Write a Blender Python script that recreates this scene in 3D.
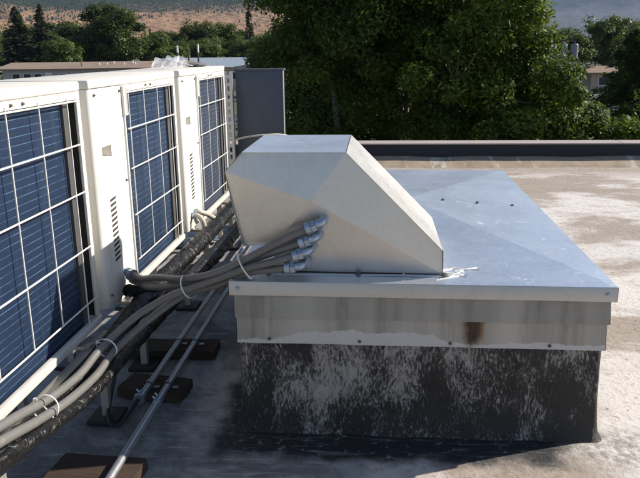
import bpy, bmesh, math, random
import numpy as np
from mathutils import Vector, Matrix, noise as mnoise

for o in list(bpy.data.objects): bpy.data.objects.remove(o)
scene = bpy.context.scene
COL = scene.collection
R = math.radians
PI = math.pi

# ------------------------------------------------------------------ camera
cam = bpy.data.cameras.new('camera'); camo = bpy.data.objects.new('camera', cam); COL.objects.link(camo)
cam.sensor_width = 36.0; cam.lens = 36.0 * 705.2 / 640.0; cam.clip_start = 0.05; cam.clip_end = 30000
def cam_axes(pitch, yaw, roll):
    cy, sy, cp, sp = math.cos(yaw), math.sin(yaw), math.cos(pitch), math.sin(pitch)
    f = Vector((sy*cp, cy*cp, -sp)); r = Vector((cy, -sy, 0)); d = f.cross(r)
    cr, sr = math.cos(roll), math.sin(roll)
    return cr*r + sr*d, -sr*r + cr*d, f
_r, _d, _f = cam_axes(0.2613, -0.0806, 0.0122)
m = Matrix.Identity(4)
for i in range(3): m[i][0] = _r[i]; m[i][1] = -_d[i]; m[i][2] = -_f[i]
m[2][3] = 1.15
camo.matrix_world = m
scene.camera = camo

# ------------------------------------------------------------------ sky and sun
SUN = Vector((1.0, 0.40, 0.67)).normalized()           # towards the sun
sun_el = math.asin(SUN.z); sun_az = math.atan2(SUN.x, SUN.y)
world = bpy.data.worlds.new('World'); scene.world = world; world.use_nodes = True
wn = world.node_tree.nodes; wl = world.node_tree.links
bg = wn['Background']; sky = wn.new('ShaderNodeTexSky')
sky.sky_type = 'NISHITA'; sky.sun_disc = False; sky.sun_elevation = sun_el; sky.sun_rotation = sun_az
sky.altitude = 1300; sky.air_density = 1.0; sky.dust_density = 0.6; sky.ozone_density = 1.2
wl.new(sky.outputs[0], bg.inputs[0]); bg.inputs[1].default_value = 0.076
sl = bpy.data.lights.new('sun', 'SUN'); sl.energy = 5.0; sl.angle = R(0.53); sl.color = (1.0, 0.93, 0.83)
so = bpy.data.objects.new('sun', sl); COL.objects.link(so)
so.rotation_euler = (-SUN).to_track_quat('-Z', 'Y').to_euler(); so.location = (30, 8, 20)
scene.view_settings.view_transform = 'Standard'; scene.view_settings.look = 'None'
scene.view_settings.gamma = 1; scene.view_settings.exposure = 0.75
scene.render.engine = 'CYCLES'
scene.cycles.max_bounces = 6; scene.cycles.diffuse_bounces = 3; scene.cycles.glossy_bounces = 3; scene.cycles.transmission_bounces = 4; scene.cycles.volume_bounces = 0; scene.cycles.transparent_max_bounces = 8

# ------------------------------------------------------------------ material helpers
class NT:
    def __init__(s, name):
        s.m = bpy.data.materials.new(name); s.m.use_nodes = True
        s.t = s.m.node_tree; s.n = s.t.nodes; s.l = s.t.links
        s.b = s.n['Principled BSDF']; s.out = s.n['Material Output']
    def set(s, **k):
        for a, v in k.items():
            i = s.b.inputs[a.replace('_', ' ')]
            if isinstance(v, bpy.types.NodeSocket): s.l.new(v, i)
            else: i.default_value = v if not (isinstance(v, tuple) and len(v) == 3) else (*v, 1)
        return s
    def node(s, t, **k):
        n = s.n.new(t)
        for a, v in k.items(): setattr(n, a, v)
        return n
    def val(s, sock, v):
        if isinstance(v, bpy.types.NodeSocket): s.l.new(v, sock)
        elif isinstance(v, tuple) and len(v) == 3 and sock.type == 'RGBA': sock.default_value = (*v, 1)
        else: sock.default_value = v
    def coord(s, kind='Object', scale=(1, 1, 1), rot=(0, 0, 0)):
        if kind == 'World': o = s.node('ShaderNodeNewGeometry').outputs['Position']
        else: o = s.node('ShaderNodeTexCoord').outputs[kind]
        mp = s.node('ShaderNodeMapping'); s.l.new(o, mp.inputs[0])
        mp.inputs['Scale'].default_value = scale; mp.inputs['Rotation'].default_value = rot
        return mp.outputs[0]
    def noise(s, v, scale, detail=4, rough=0.55, dist=0.0, col=False):
        n = s.node('ShaderNodeTexNoise'); s.l.new(v, n.inputs['Vector'])
        n.inputs['Scale'].default_value = scale; n.inputs['Detail'].default_value = detail
        n.inputs['Roughness'].default_value = rough; n.inputs['Distortion'].default_value = dist
        return n.outputs['Color' if col else 'Fac']
    def vor(s, v, scale, out='Distance', feature='F1'):
        n = s.node('ShaderNodeTexVoronoi', feature=feature); s.l.new(v, n.inputs['Vector']); n.inputs['Scale'].default_value = scale
        return n.outputs[out]
    def ramp(s, f, *stops, interp='LINEAR'):
        n = s.node('ShaderNodeValToRGB'); n.color_ramp.interpolation = interp
        e = n.color_ramp.elements
        while len(e) < len(stops): e.new(0.5)
        for i, (p, c) in enumerate(stops):
            e[i].position = p; e[i].color = (*c, 1) if isinstance(c, tuple) else (c, c, c, 1)
        s.l.new(f, n.inputs[0]); return n.outputs[0]
    def mix(s, f, a, b, mode='MIX'):
        n = s.node('ShaderNodeMix', data_type='RGBA', blend_type=mode)
        s.val(n.inputs[0], f); s.val(n.inputs[6], a); s.val(n.inputs[7], b); return n.outputs[2]
    def math(s, op, a, b=0.0, c=0.0, clamp=False):
        n = s.node('ShaderNodeMath', operation=op, use_clamp=clamp)
        s.val(n.inputs[0], a); s.val(n.inputs[1], b); s.val(n.inputs[2], c); return n.outputs[0]
    def sep(s, v):
        n = s.node('ShaderNodeSeparateXYZ'); s.l.new(v, n.inputs[0]); return n.outputs
    def smooth(s, v, a, b):
        n = s.node('ShaderNodeMapRange', interpolation_type='SMOOTHSTEP'); s.l.new(v, n.inputs[0])
        n.inputs[1].default_value = a; n.inputs[2].default_value = b; return n.outputs[0]
    def bump(s, h, dist=0.002, strength=1.0, normal=None):
        n = s.node('ShaderNodeBump'); s.l.new(h, n.inputs['Height']); n.inputs['Distance'].default_value = dist
        n.inputs['Strength'].default_value = strength
        if normal: s.l.new(normal, n.inputs['Normal'])
        s.l.new(n.outputs[0], s.b.inputs['Normal']); return n.outputs[0]
M = {}
def plain(key, col, rough=0.5, metal=0.0, var=0.08, scale=12.0, bump=0.0):
    t = NT(key); v = t.coord('Object'); f = t.noise(v, scale, 5)
    a = tuple(c*(1-var) for c in col); b = tuple(min(1, c*(1+var)) for c in col)
    t.set(Base_Color=t.mix(f, a, b), Roughness=rough, Metallic=metal)
    if bump: t.bump(t.noise(v, scale*6, 3), bump)
    M[key] = t.m; return t

# roof membrane: pale coating, brown silt stains, black mastic round the curb, greyer lane along the units
t = NT('roof'); v = t.coord('World'); X, Y, Z = t.sep(v)
vs = t.coord('World', scale=(0.55, 1.0, 1.0))
n1 = t.noise(vs, 0.95, 6, 0.62, 0.6); n2 = t.noise(vs, 3.2, 7, 0.68, 0.3); n3 = t.noise(v, 38, 5, 0.7); n4 = t.noise(vs, 0.35, 3)
stain = t.smooth(t.math('ADD', t.math('MULTIPLY', n1, 0.7), t.math('MULTIPLY', n2, 0.42)), 0.49, 0.60)
edge = t.smooth(t.math('ADD', Y, t.math('MULTIPLY', n2, 1.6)), 6.9, 7.9)          # silt that settles along the parapet
stain = t.math('MAXIMUM', stain, t.math('MULTIPLY', edge, 0.85))
pale = t.mix(n2, (0.52, 0.465, 0.42), (0.78, 0.735, 0.69))
pale = t.mix(t.smooth(n3, 0.52, 0.72), pale, (0.34, 0.30, 0.265))
brown = t.mix(n2, (0.15, 0.105, 0.07), (0.33, 0.25, 0.18))
c = t.mix(t.math('MULTIPLY', stain, t.math('ADD', t.math('MULTIPLY', n3, 0.5), 0.55)), pale, brown)
# masks: greyer lane along the units, mastic at the curb's foot
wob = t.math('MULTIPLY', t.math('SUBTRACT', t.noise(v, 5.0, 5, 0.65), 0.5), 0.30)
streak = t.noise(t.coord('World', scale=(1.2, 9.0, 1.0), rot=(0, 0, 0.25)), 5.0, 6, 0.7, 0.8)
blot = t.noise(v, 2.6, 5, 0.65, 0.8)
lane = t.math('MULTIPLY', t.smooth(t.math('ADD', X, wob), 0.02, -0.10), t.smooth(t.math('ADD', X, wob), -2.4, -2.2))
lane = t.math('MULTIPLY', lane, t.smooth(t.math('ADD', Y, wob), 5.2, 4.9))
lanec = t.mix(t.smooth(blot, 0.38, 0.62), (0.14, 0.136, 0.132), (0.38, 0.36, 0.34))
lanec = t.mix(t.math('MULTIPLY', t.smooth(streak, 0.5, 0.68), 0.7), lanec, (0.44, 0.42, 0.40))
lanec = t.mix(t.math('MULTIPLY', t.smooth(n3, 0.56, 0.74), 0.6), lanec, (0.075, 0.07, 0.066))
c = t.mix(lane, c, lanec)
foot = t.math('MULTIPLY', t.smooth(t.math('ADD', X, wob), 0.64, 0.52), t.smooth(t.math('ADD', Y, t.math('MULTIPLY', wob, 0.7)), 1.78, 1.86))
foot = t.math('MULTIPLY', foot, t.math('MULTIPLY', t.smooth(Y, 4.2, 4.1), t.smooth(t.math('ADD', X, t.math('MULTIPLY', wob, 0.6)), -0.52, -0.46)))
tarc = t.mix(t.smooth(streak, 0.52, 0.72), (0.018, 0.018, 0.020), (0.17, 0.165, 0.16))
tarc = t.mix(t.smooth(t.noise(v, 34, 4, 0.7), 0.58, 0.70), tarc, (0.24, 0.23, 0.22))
tar = t.math('MAXIMUM', foot, lane)  # joins the mastic foot and the greyer lane
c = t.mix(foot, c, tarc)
# crumbled white coating and dark grit by the curb's near right corner
dcx = t.math('MULTIPLY', t.math('SUBTRACT', X, 0.72), 7.0); dcy = t.math('MULTIPLY', t.math('SUBTRACT', Y, 1.92), 9.0)
dc = t.math('SQRT', t.math('ADD', t.math('MULTIPLY', dcx, dcx), t.math('MULTIPLY', dcy, dcy)))
corner = t.smooth(t.math('ADD', dc, t.math('MULTIPLY', t.math('SUBTRACT', n2, 0.5), 1.6)), 1.2, 0.5)
gr = t.noise(v, 42, 5, 0.75)
c = t.mix(t.math('MULTIPLY', corner, 0.7), c, t.mix(t.smooth(gr, 0.36, 0.66), (0.15, 0.125, 0.10), (0.66, 0.62, 0.57)))
crk = t.vor(t.mix(0.06, v, t.noise(v, 3, 4, col=True)), 1.3, 'Distance', 'DISTANCE_TO_EDGE')
c = t.mix(t.math('MULTIPLY', t.smooth(crk, 0.005, 0.0), t.math('MULTIPLY', t.math('SUBTRACT', 1.0, tar), 0.22)), c, (0.16, 0.12, 0.09))
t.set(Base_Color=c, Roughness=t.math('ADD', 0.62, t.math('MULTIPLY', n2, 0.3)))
t.bump(t.math('ADD', t.math('MULTIPLY', n3, 0.8), t.math('MULTIPLY', n2, 0.4)), 0.006)
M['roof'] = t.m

# galvanised sheet
def galv(key, base=(0.60, 0.61, 0.62), rough=0.36, warm=None, dirt=0.35):
    t = NT(key); v = t.coord('Object')
    sp = t.vor(t.coord('Object'), 85, 'Color'); sp = t.sep(sp)[0]
    n = t.noise(v, 3.0, 6, 0.6, 0.4); f = t.noise(v, 22, 5, 0.65)
    k = tuple(x*0.72 for x in base)
    c = t.mix(t.math('MULTIPLY', n, 1.0), k, base); c = t.mix(t.math('MULTIPLY', sp, 0.10), c, tuple(min(1, x*1.3) for x in base))
    dm = t.math('MULTIPLY', t.smooth(f, 0.58, 0.8), dirt)
    c = t.mix(dm, c, (0.34, 0.30, 0.25))
    t.set(Base_Color=c, Metallic=t.math('SUBTRACT', 0.78, t.math('MULTIPLY', dm, 0.5)),
          Roughness=t.math('ADD', rough - 0.08, t.math('ADD', t.math('MULTIPLY', n, 0.14), t.math('MULTIPLY', sp, 0.04))))
    sm = t.smooth(t.noise(t.coord('Object', scale=(1, 1, 0.5)), 6.5, 7, 0.72, 1.2), 0.52, 0.7)
    oc = t.b.inputs['Base Color'].links[0].from_socket; t.set(Base_Color=t.mix(t.math('MULTIPLY', sm, 0.22), oc, (0.36, 0.34, 0.31)))
    t.bump(t.math('ADD', t.math('MULTIPLY', n, 0.6), t.math('MULTIPLY', sp, 0.02)), 0.0022)
    M[key] = t.m; return t
galv('galv_hood', (0.75, 0.71, 0.645), 0.36)
t = galv('galv_cap', (0.72, 0.765, 0.825), 0.40, dirt=0.35)
v = t.coord('Object'); f = t.smooth(t.noise(t.coord('Object', scale=(1, 1, 1)), 15, 9, 0.82, 0.8), 0.585, 0.65)   # white oxide bloom
old = t.b.inputs['Base Color'].links[0].from_socket
t.set(Base_Color=t.mix(t.math('MULTIPLY', f, 0.7), old, (0.8, 0.83, 0.86)))
oldm = t.b.inputs['Metallic'].links[0].from_socket
t.set(Metallic=t.math('SUBTRACT', oldm, t.math('MULTIPLY', f, 0.5)))
galv('galv_pipe', (0.55, 0.56, 0.58), 0.38)
galv('zinc', (0.42, 0.50, 0.58), 0.32)
galv('galv_edge', (0.62, 0.58, 0.52), 0.46)
# weathered flashing bands (streaks run down)
def flashing(key, base, oxide=True):
    t = NT(key); v = t.coord('Object'); x, y, z = t.sep(v)
    vs = t.coord('Object', scale=(1, 1, 0.05)); s1 = t.noise(vs, 26, 4, 0.6); s2 = t.noise(vs, 7, 3); n = t.noise(v, 16, 6, 0.65)
    c = t.mix(t.smooth(s2, 0.3, 0.7), tuple(q*0.6 for q in base), base)
    c = t.mix(t.math('MULTIPLY', t.smooth(s1, 0.48, 0.7), 0.55), c, (0.12, 0.115, 0.105))
    c = t.mix(t.math('MULTIPLY', n, 0.25), c, (0.62, 0.58, 0.5))
    met = 0.55
    if oxide:   # pale mastic smeared along the lower edge, and one rust run
        lim = t.math('ADD', 0.303, t.math('MULTIPLY', t.math('SUBTRACT', t.noise(t.coord('Object', scale=(1, 1, 0.6)), 9, 7, 0.75), 0.5), 0.06))
        lim = t.math('ADD', lim, t.math('MULTIPLY', t.math('MULTIPLY', t.smooth(x, 0.66, 0.60), t.smooth(x, 0.10, 0.24)), 0.026))
        mm = t.smooth(t.math('SUBTRACT', z, lim), 0.002, -0.002)
        c = t.mix(mm, c, t.mix(n, (0.46, 0.43, 0.40), (0.60, 0.57, 0.53)))
        rx = t.math('ABSOLUTE', t.math('SUBTRACT', t.math('ADD', x, t.math('MULTIPLY', t.noise(v, 30, 3), 0.02)), 0.733))
        wid = t.math('MULTIPLY_ADD', t.math('SUBTRACT', z, 0.29), 0.10, 0.025)
        rm = t.math('MULTIPLY', t.smooth(t.math('ADD', t.math('SUBTRACT', rx, wid), t.math('MULTIPLY', t.math('SUBTRACT', s1, 0.5), 0.05)), 0.012, -0.014), t.smooth(t.math('ADD', z, t.math('MULTIPLY', s1, 0.05)), 0.308, 0.345))
        rc = t.mix(t.smooth(t.noise(vs, 40, 4), 0.4, 0.65), (0.020, 0.008, 0.004), (0.075, 0.026, 0.009))
        rc = t.mix(t.smooth(t.math('SUBTRACT', rx, wid), -0.018, 0.0), rc, (0.20, 0.11, 0.04))
        c = t.mix(rm, c, rc); met = t.math('MULTIPLY', t.math('SUBTRACT', 1.0, t.math('MAXIMUM', rm, mm)), 0.55)
    t.set(Base_Color=c, Metallic=met, Roughness=0.55); t.bump(n, 0.0015)
    M[key] = t.m
flashing('flash_upper', (0.36, 0.35, 0.32), False)
flashing('flash_lower', (0.46, 0.44, 0.40), True)
# curb side: black mastic brushed over a pale coat
t = NT('curb_tar'); v = t.coord('Object'); x, y, z = t.sep(v)
warp = t.mix(0.045, v, t.noise(v, 9, 3, col=True))
def strokes(rot, sc):
    mp = t.node('ShaderNodeMapping'); t.l.new(warp, mp.inputs[0]); mp.inputs['Rotation'].default_value = (0, rot, 0); mp.inputs['Scale'].default_value = (1, 1, 0.28)
    return t.noise(mp.outputs[0], sc, 8, 0.78, 0.2)
sa = strokes(0.6, 140); sb = strokes(0.25, 190); pick = t.smooth(t.noise(v, 4.2, 2), 0.42, 0.58)
st = t.math('MULTIPLY_ADD', t.math('SUBTRACT', t.mix(pick, sa, sb), 0.5), 1.9, 0.5)
cover = t.noise(t.coord('Object', scale=(1.5, 1.5, 0.75)), 4.2, 7, 0.68, 0.15)
thr = t.math('MULTIPLY_ADD', t.math('SUBTRACT', cover, 0.5), -1.5, 0.525)
low = t.math('MULTIPLY', t.smooth(z, 0.13, 0.05), 0.09); thr = t.math('ADD', thr, low)
msk = t.smooth(t.math('SUBTRACT', st, thr), -0.08, 0.20)
c = t.mix(msk, t.mix(cover, (0.013, 0.011, 0.009), (0.045, 0.040, 0.035)), (0.42, 0.385, 0.35))
t.set(Base_Color=c, Roughness=t.math('MULTIPLY_ADD', msk, 0.35, 0.45)); t.bump(t.math('ADD', t.math('MULTIPLY', st, 0.5), t.math('MULTIPLY', cover, 2)), 0.008)
M['curb_tar'] = t.m

# painted casings
t = NT('unit_white'); v = t.coord('Object'); n = t.noise(v, 3.5, 5); g = t.noise(t.coord('Object', scale=(1, 1, 0.15)), 14, 4)
c = t.mix(t.math('MULTIPLY', t.smooth(g, 0.45, 0.75), 0.5), (0.80, 0.765, 0.69), (0.56, 0.50, 0.41))
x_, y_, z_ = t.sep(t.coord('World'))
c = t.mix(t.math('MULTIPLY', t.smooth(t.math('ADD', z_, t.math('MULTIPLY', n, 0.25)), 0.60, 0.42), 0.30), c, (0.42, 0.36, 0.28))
c = t.mix(t.math('MULTIPLY', n, 0.3), c, (0.74, 0.70, 0.62)); t.set(Base_Color=c, Roughness=0.42); t.bump(t.noise(v, 90, 2), 0.0004); M['unit_white'] = t.m
t = NT('unit_top'); v = t.coord('Object'); n = t.noise(v, 5, 6, 0.65); c = t.mix(n, (0.62, 0.57, 0.48), (0.78, 0.74, 0.66))
t.set(Base_Color=c, Roughness=0.6); M['unit_top'] = t.m
plain('dark_gap', (0.045, 0.042, 0.038), 0.7)  # shade of the coil recess put into the colour
plain('end_plate', (0.12, 0.115, 0.105), 0.5, 0.4)
plain('wire', (0.76, 0.73, 0.66), 0.4)
plain('ink', (0.20, 0.16, 0.12), 0.7)
plain('slot_dark', (0.03, 0.028, 0.025), 0.8)
def fins(key, a, b):
    t = NT(key); v = t.coord('Object'); n = t.noise(v, 9, 4); w = t.node('ShaderNodeTexWave', wave_type='BANDS', bands_direction='Y')
    t.l.new(t.coord('Object'), w.inputs[0]); w.inputs['Scale'].default_value = 90
    vw = t.coord('World'); d = t.math('MAXIMUM', t.smooth(t.noise(vw, 30, 5, 0.75), 0.62, 0.74), t.math('MULTIPLY', t.smooth(t.noise(t.coord('World', scale=(1, 1, 0.10)), 16, 5, 0.7), 0.5, 0.75), 0.45))
    c = t.mix(n, a, b); c = t.mix(t.math('MULTIPLY', d, 0.28), c, (0.20, 0.22, 0.25))
    t.set(Base_Color=c, Metallic=0.25, Roughness=0.5); t.bump(w.outputs['Fac'], 0.0012); M[key] = t.m
fins('fin_blue', (0.010, 0.024, 0.060), (0.020, 0.046, 0.100)); fins('fin_grey', (0.032, 0.045, 0.075), (0.055, 0.070, 0.105))
def tubem(key, a, b):
    t = NT(key); v = t.coord('World', scale=(1, 1, 1.3)); n = t.noise(v, 9, 6, 0.75); t.set(Base_Color=t.mix(t.smooth(n, 0.38, 0.62), a, b), Roughness=0.4, Metallic=0.2); M[key] = t.m
tubem('tube_blue', (0.016, 0.040, 0.085), (0.075, 0.15, 0.26)); tubem('tube_grey', (0.05, 0.062, 0.09), (0.16, 0.19, 0.24))
# conduits, tape, pipes, timber
t = plain('conduit', (0.15, 0.142, 0.131), 0.5, 0, 0.12, 14)
v = t.coord('Object'); old = t.b.inputs['Base Color'].links[0].from_socket
t.set(Base_Color=t.mix(t.math('MULTIPLY', t.smooth(t.noise(v, 30, 5, 0.7), 0.5, 0.75), 0.5), old, (0.26, 0.235, 0.205)))
plain('hose_pale', (0.50, 0.46, 0.38), 0.55)
t = NT('tape'); v = t.coord('Object'); n = t.noise(v, 34, 4, 0.6, 1.2)
t.set(Base_Color=t.mix(n, (0.004, 0.004, 0.004), (0.010, 0.009, 0.009)), Roughness=t.math('MULTIPLY_ADD', n, 0.4, 0.24), Specular_IOR_Level=0.35)
t.bump(t.noise(v, 20, 3, 0.5, 1.5), 0.015); M['tape'] = t.m
plain('rubber', (0.02, 0.02, 0.02), 0.5); plain('tie_white', (0.72, 0.70, 0.64), 0.45)
t = NT('timber'); v = t.coord('Object', scale=(1.0, 9, 9)); n = t.noise(v, 7, 6, 0.65, 0.8); f = t.noise(v, 30, 4)
t.set(Base_Color=t.mix(t.math('ADD', t.math('MULTIPLY', n, 0.8), t.math('MULTIPLY', f, 0.25)), (0.014, 0.009, 0.006), (0.095, 0.056, 0.032)), Roughness=0.8)
t.bump(t.math('ADD', n, f), 0.004); M['timber'] = t.m
plain('cabinet', (0.075, 0.085, 0.105), 0.5, 0.1, 0.12, 5); plain('cabinet_lit', (0.42, 0.42, 0.42), 0.45, 0.3)
t = NT('clear_plastic'); v = t.coord('Object')
t.set(Base_Color=(0.9, 0.92, 0.95), Roughness=0.12, Alpha=0.28, Specular_IOR_Level=0.9); M['clear_plastic'] = t.m
plain('mastic_white', (0.78, 0.77, 0.74), 0.6, 0, 0.1, 40, 0.003)
# parapet
t = NT('parapet_face'); v = t.coord('World'); g = t.noise(t.coord('World', scale=(1, 1, 0.12)), 5, 5, 0.7); n = t.noise(v, 12, 5)
t.set(Base_Color=t.mix(t.math('MULTIPLY', t.smooth(g, 0.55, 0.75), 0.22), (0.018, 0.019, 0.026), (0.16, 0.14, 0.125)), Roughness=0.75); M['parapet_face'] = t.m
t = NT('parapet_base'); v = t.coord('World'); g = t.noise(t.coord('World', scale=(1, 0.25, 0.1)), 8, 4, 0.7); n = t.noise(v, 6, 5)
c = t.mix(n, (0.20, 0.14, 0.09), (0.46, 0.37, 0.27)); c = t.mix(t.smooth(t.math('ADD', g, t.math('MULTIPLY', t.smooth(t.noise(v, 0.8, 2), 0.4, 0.6), 0.09)), 0.60, 0.74), c, (0.52, 0.47, 0.40)); t.set(Base_Color=c, Roughness=0.85); t.bump(n, 0.01); M['parapet_base'] = t.m
plain('coping', (0.40, 0.335, 0.30), 0.6, 0, 0.15, 3)
# background
t = NT('ground'); v = t.coord('World'); n = t.noise(v, 0.05, 6, 0.6); n2 = t.noise(v, 0.9, 4)
c = t.mix(n, (0.10, 0.08, 0.05), (0.20, 0.16, 0.10)); c = t.mix(t.smooth(t.noise(v, 0.02, 5), 0.40, 0.52), c, (0.045, 0.06, 0.02))
c = t.mix(t.math('MULTIPLY', n2, 0.3), c, (0.12, 0.10, 0.06)); t.set(Base_Color=c, Roughness=0.95); M['ground'] = t.m
plain('asphalt', (0.055, 0.056, 0.060), 0.85, 0, 0.2, 1.5); plain('dirt_lot', (0.19, 0.155, 0.125), 0.9, 0, 0.2, 0.5)
def terrain(key, grass1, grass2, wood, lo, hi, tree_sc):
    t = NT(key); v = t.coord('World'); X, Y, Z = t.sep(v)
    n = t.noise(v, 0.0022, 7, 0.6, 0.5); s = t.noise(v, 0.030, 5, 0.75); sp = t.vor(v, tree_sc)
    c = t.mix(n, grass1, grass2)
    c = t.mix(t.smooth(t.noise(t.coord('World', scale=(1, 0.35, 1)), 0.006, 6, 0.7, 1.0), 0.52, 0.62), c, tuple(q*0.6 for q in grass1))
    hz = t.math('ADD', Z, t.math('MULTIPLY', t.math('SUBTRACT', n, 0.5), (hi-lo)*2.4))
    fm = t.smooth(hz, lo, hi)
    wc = t.mix(s, tuple(q*0.45 for q in wood), tuple(q*1.55 for q in wood))
    c = t.mix(fm, c, wc)
    t.set(Base_Color=c, Roughness=1.0, Specular_IOR_Level=0.0); t.bump(t.math('ADD', s, t.math('MULTIPLY', sp, 0.6)), 9.0, 1.0); M[key] = t.m
terrain('foothill', (0.235, 0.145, 0.085), (0.36, 0.225, 0.135), (0.034, 0.044, 0.022), 70, 120, 0.055)
terrain('mountain', (0.085, 0.08, 0.075), (0.15, 0.135, 0.12), (0.035, 0.042, 0.036), 150, 420, 0.02)
def leafmat(key, a, b, trans=0.30):
    t = NT(key); at = t.node('ShaderNodeAttribute', attribute_name='tint'); oi = t.node('ShaderNodeObjectInfo')
    c = t.mix(at.outputs['Fac'], a, b)
    hs = t.node('ShaderNodeHueSaturation'); t.l.new(c, hs.inputs['Color']); t.l.new(t.math('MULTIPLY_ADD', oi.outputs['Random'], 0.4, 0.8), hs.inputs['Value'])
    t.set(Base_Color=hs.outputs[0], Roughness=0.5, Specular_IOR_Level=0.25)
    tr = t.node('ShaderNodeBsdfTranslucent'); t.l.new(t.mix(0.35, hs.outputs[0], (0.20, 0.26, 0.03)), tr.inputs[0])
    mx = t.node('ShaderNodeMixShader'); mx.inputs[0].default_value = trans
    t.l.new(t.b.outputs[0], mx.inputs[1]); t.l.new(tr.outputs[0], mx.inputs[2]); t.l.new(mx.outputs[0], t.out.inputs[0]); M[key] = t.m
leafmat('leaf_near', (0.034, 0.066, 0.009), (0.155, 0.22, 0.030), 0.42)
leafmat('leaf_mid', (0.035, 0.060, 0.012), (0.095, 0.135, 0.028), 0.3)
leafmat('leaf_bright', (0.055, 0.090, 0.016), (0.135, 0.185, 0.038), 0.34)
leafmat('leaf_dark', (0.025, 0.048, 0.008), (0.105, 0.152, 0.024), 0.38)
leafmat('needle', (0.022, 0.028, 0.014), (0.070, 0.075, 0.038), 0.12)
plain('bark', (0.13, 0.105, 0.08), 0.9, 0, 0.3, 9, 0.01); plain('bark_pale', (0.30, 0.27, 0.23), 0.9, 0, 0.3, 9, 0.01)
plain('house_wall', (0.42, 0.41, 0.40), 0.8); plain('house_roof', (0.26, 0.185, 0.135), 0.9, 0, 0.3, 0.6); plain('white_paint', (0.78, 0.76, 0.72), 0.6)
plain('pane', (0.03, 0.035, 0.04), 0.1); plain('tan_wall', (0.50, 0.40, 0.29), 0.85); plain('metal_roof', (0.36, 0.40, 0.44), 0.5, 0.2); plain('end_can', (0.24, 0.24, 0.25), 0.5); plain('pole_wood', (0.10, 0.075, 0.055), 0.9)
plain('brick_wall', (0.25, 0.13, 0.09), 0.9)

# ------------------------------------------------------------------ object helpers
def tag(o, label=None, cat=None, group=None, kind=None):
    if label: o['label'] = label
    if cat: o['category'] = cat
    if group: o['group'] = group
    if kind: o['kind'] = kind
    return o
def empty(name, loc=(0, 0, 0), rz=0.0):
    o = bpy.data.objects.new(name, None); COL.objects.link(o); o.location = loc; o.rotation_euler = (0, 0, rz); o.empty_display_size = 0.1; return o
class MB:
    """collects shapes; build() links them as one mesh object"""
    def __init__(s): s.v = []; s.f = []
    def add(s, vs, fs):
        k = len(s.v); s.v += [tuple(p) for p in vs]; s.f += [tuple(i+k for i in f) for f in fs]; return s
    def box(s, a, b):
        (x0, y0, z0), (x1, y1, z1) = a, b
        return s.add([(x0,y0,z0),(x1,y0,z0),(x1,y1,z0),(x0,y1,z0),(x0,y0,z1),(x1,y0,z1),(x1,y1,z1),(x0,y1,z1)],
                     [(0,3,2,1),(4,5,6,7),(0,1,5,4),(1,2,6,5),(2,3,7,6),(3,0,4,7)])
    def rbox(s, a, b, r=0.01, seg=3, axes='xyz'):
        bm = bmesh.new(); bmesh.ops.create_cube(bm, size=1)
        c = [(a[i]+b[i])/2 for i in range(3)]; d = [b[i]-a[i] for i in range(3)]
        for q in bm.verts: q.co = Vector((c[0]+q.co.x*d[0], c[1]+q.co.y*d[1], c[2]+q.co.z*d[2]))
        es = bm.edges[:] if axes == 'xyz' else [e for e in bm.edges if abs((e.verts[0].co-e.verts[1].co)['xyz'.index(axes)]) > 1e-6]
        bmesh.ops.bevel(bm, geom=es, offset=r, segments=seg, profile=0.5, affect='EDGES')
        bm.verts.index_update(); s.add([q.co for q in bm.verts], [[q.index for q in f.verts] for f in bm.faces]); bm.free(); return s
    def tube(s, path, rad, n=10, cap=True, fn=None):
        P = [Vector(p) for p in path]; k = len(P); rads = rad if isinstance(rad, (list, tuple)) else [rad]*k
        T = [(P[min(i+1, k-1)]-P[max(i-1, 0)]).normalized() for i in range(k)]
        u = T[0].orthogonal().normalized(); vs = []; fs = []
        for i in range(k):
            u = (u - T[i]*u.dot(T[i])).normalized(); w = T[i].cross(u)
            for j in range(n):
                a = 2*PI*j/n; r = rads[i]*(fn(i, a) if fn else 1); vs.append(P[i] + (u*math.cos(a)+w*math.sin(a))*r)
        for i in range(k-1):
            for j in range(n):
                j2 = (j+1) % n; fs.append((i*n+j, i*n+j2, (i+1)*n+j2, (i+1)*n+j))
        if cap: fs.append(tuple(range(n-1, -1, -1))); fs.append(tuple((k-1)*n+j for j in range(n)))
        return s.add(vs, fs)
    def sheet(s, poly, th, inward):
        """flat or creased polygon with thickness; inward = offset direction"""
        P = [Vector(p) for p in poly]; o = Vector(inward).normalized()*th; k = len(P)
        return s.add(P + [p+o for p in P], [tuple(range(k)), tuple(range(2*k-1, k-1, -1))] + [(i, i+k, (i+1) % k + k, (i+1) % k) for i in range(k)])
    def build(s, name, mat, parent=None, smooth=False, loc=None):
        me = bpy.data.meshes.new(name); me.from_pydata(s.v, [], s.f); me.update()
        bm = bmesh.new(); bm.from_mesh(me); bmesh.ops.recalc_face_normals(bm, faces=bm.faces); bm.to_mesh(me); bm.free()
        if smooth:
            me.polygons.foreach_set('use_smooth', [True]*len(me.polygons))
            try: me.set_sharp_from_angle(angle=R(40))
            except Exception: pass
        me.materials.append(M[mat] if isinstance(mat, str) else mat)
        o = bpy.data.objects.new(name, me); COL.objects.link(o); o.parent = parent
        if loc: o.location = loc
        return o
def inst(src, loc, parent):
    o = src.copy(); COL.objects.link(o); o.parent = parent; o.location = loc; return o
def copy_tree(o, parent=None):
    c = o.copy(); COL.objects.link(c); c.parent = parent
    for ch in list(o.children): copy_tree(ch, c)
    return c
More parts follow.
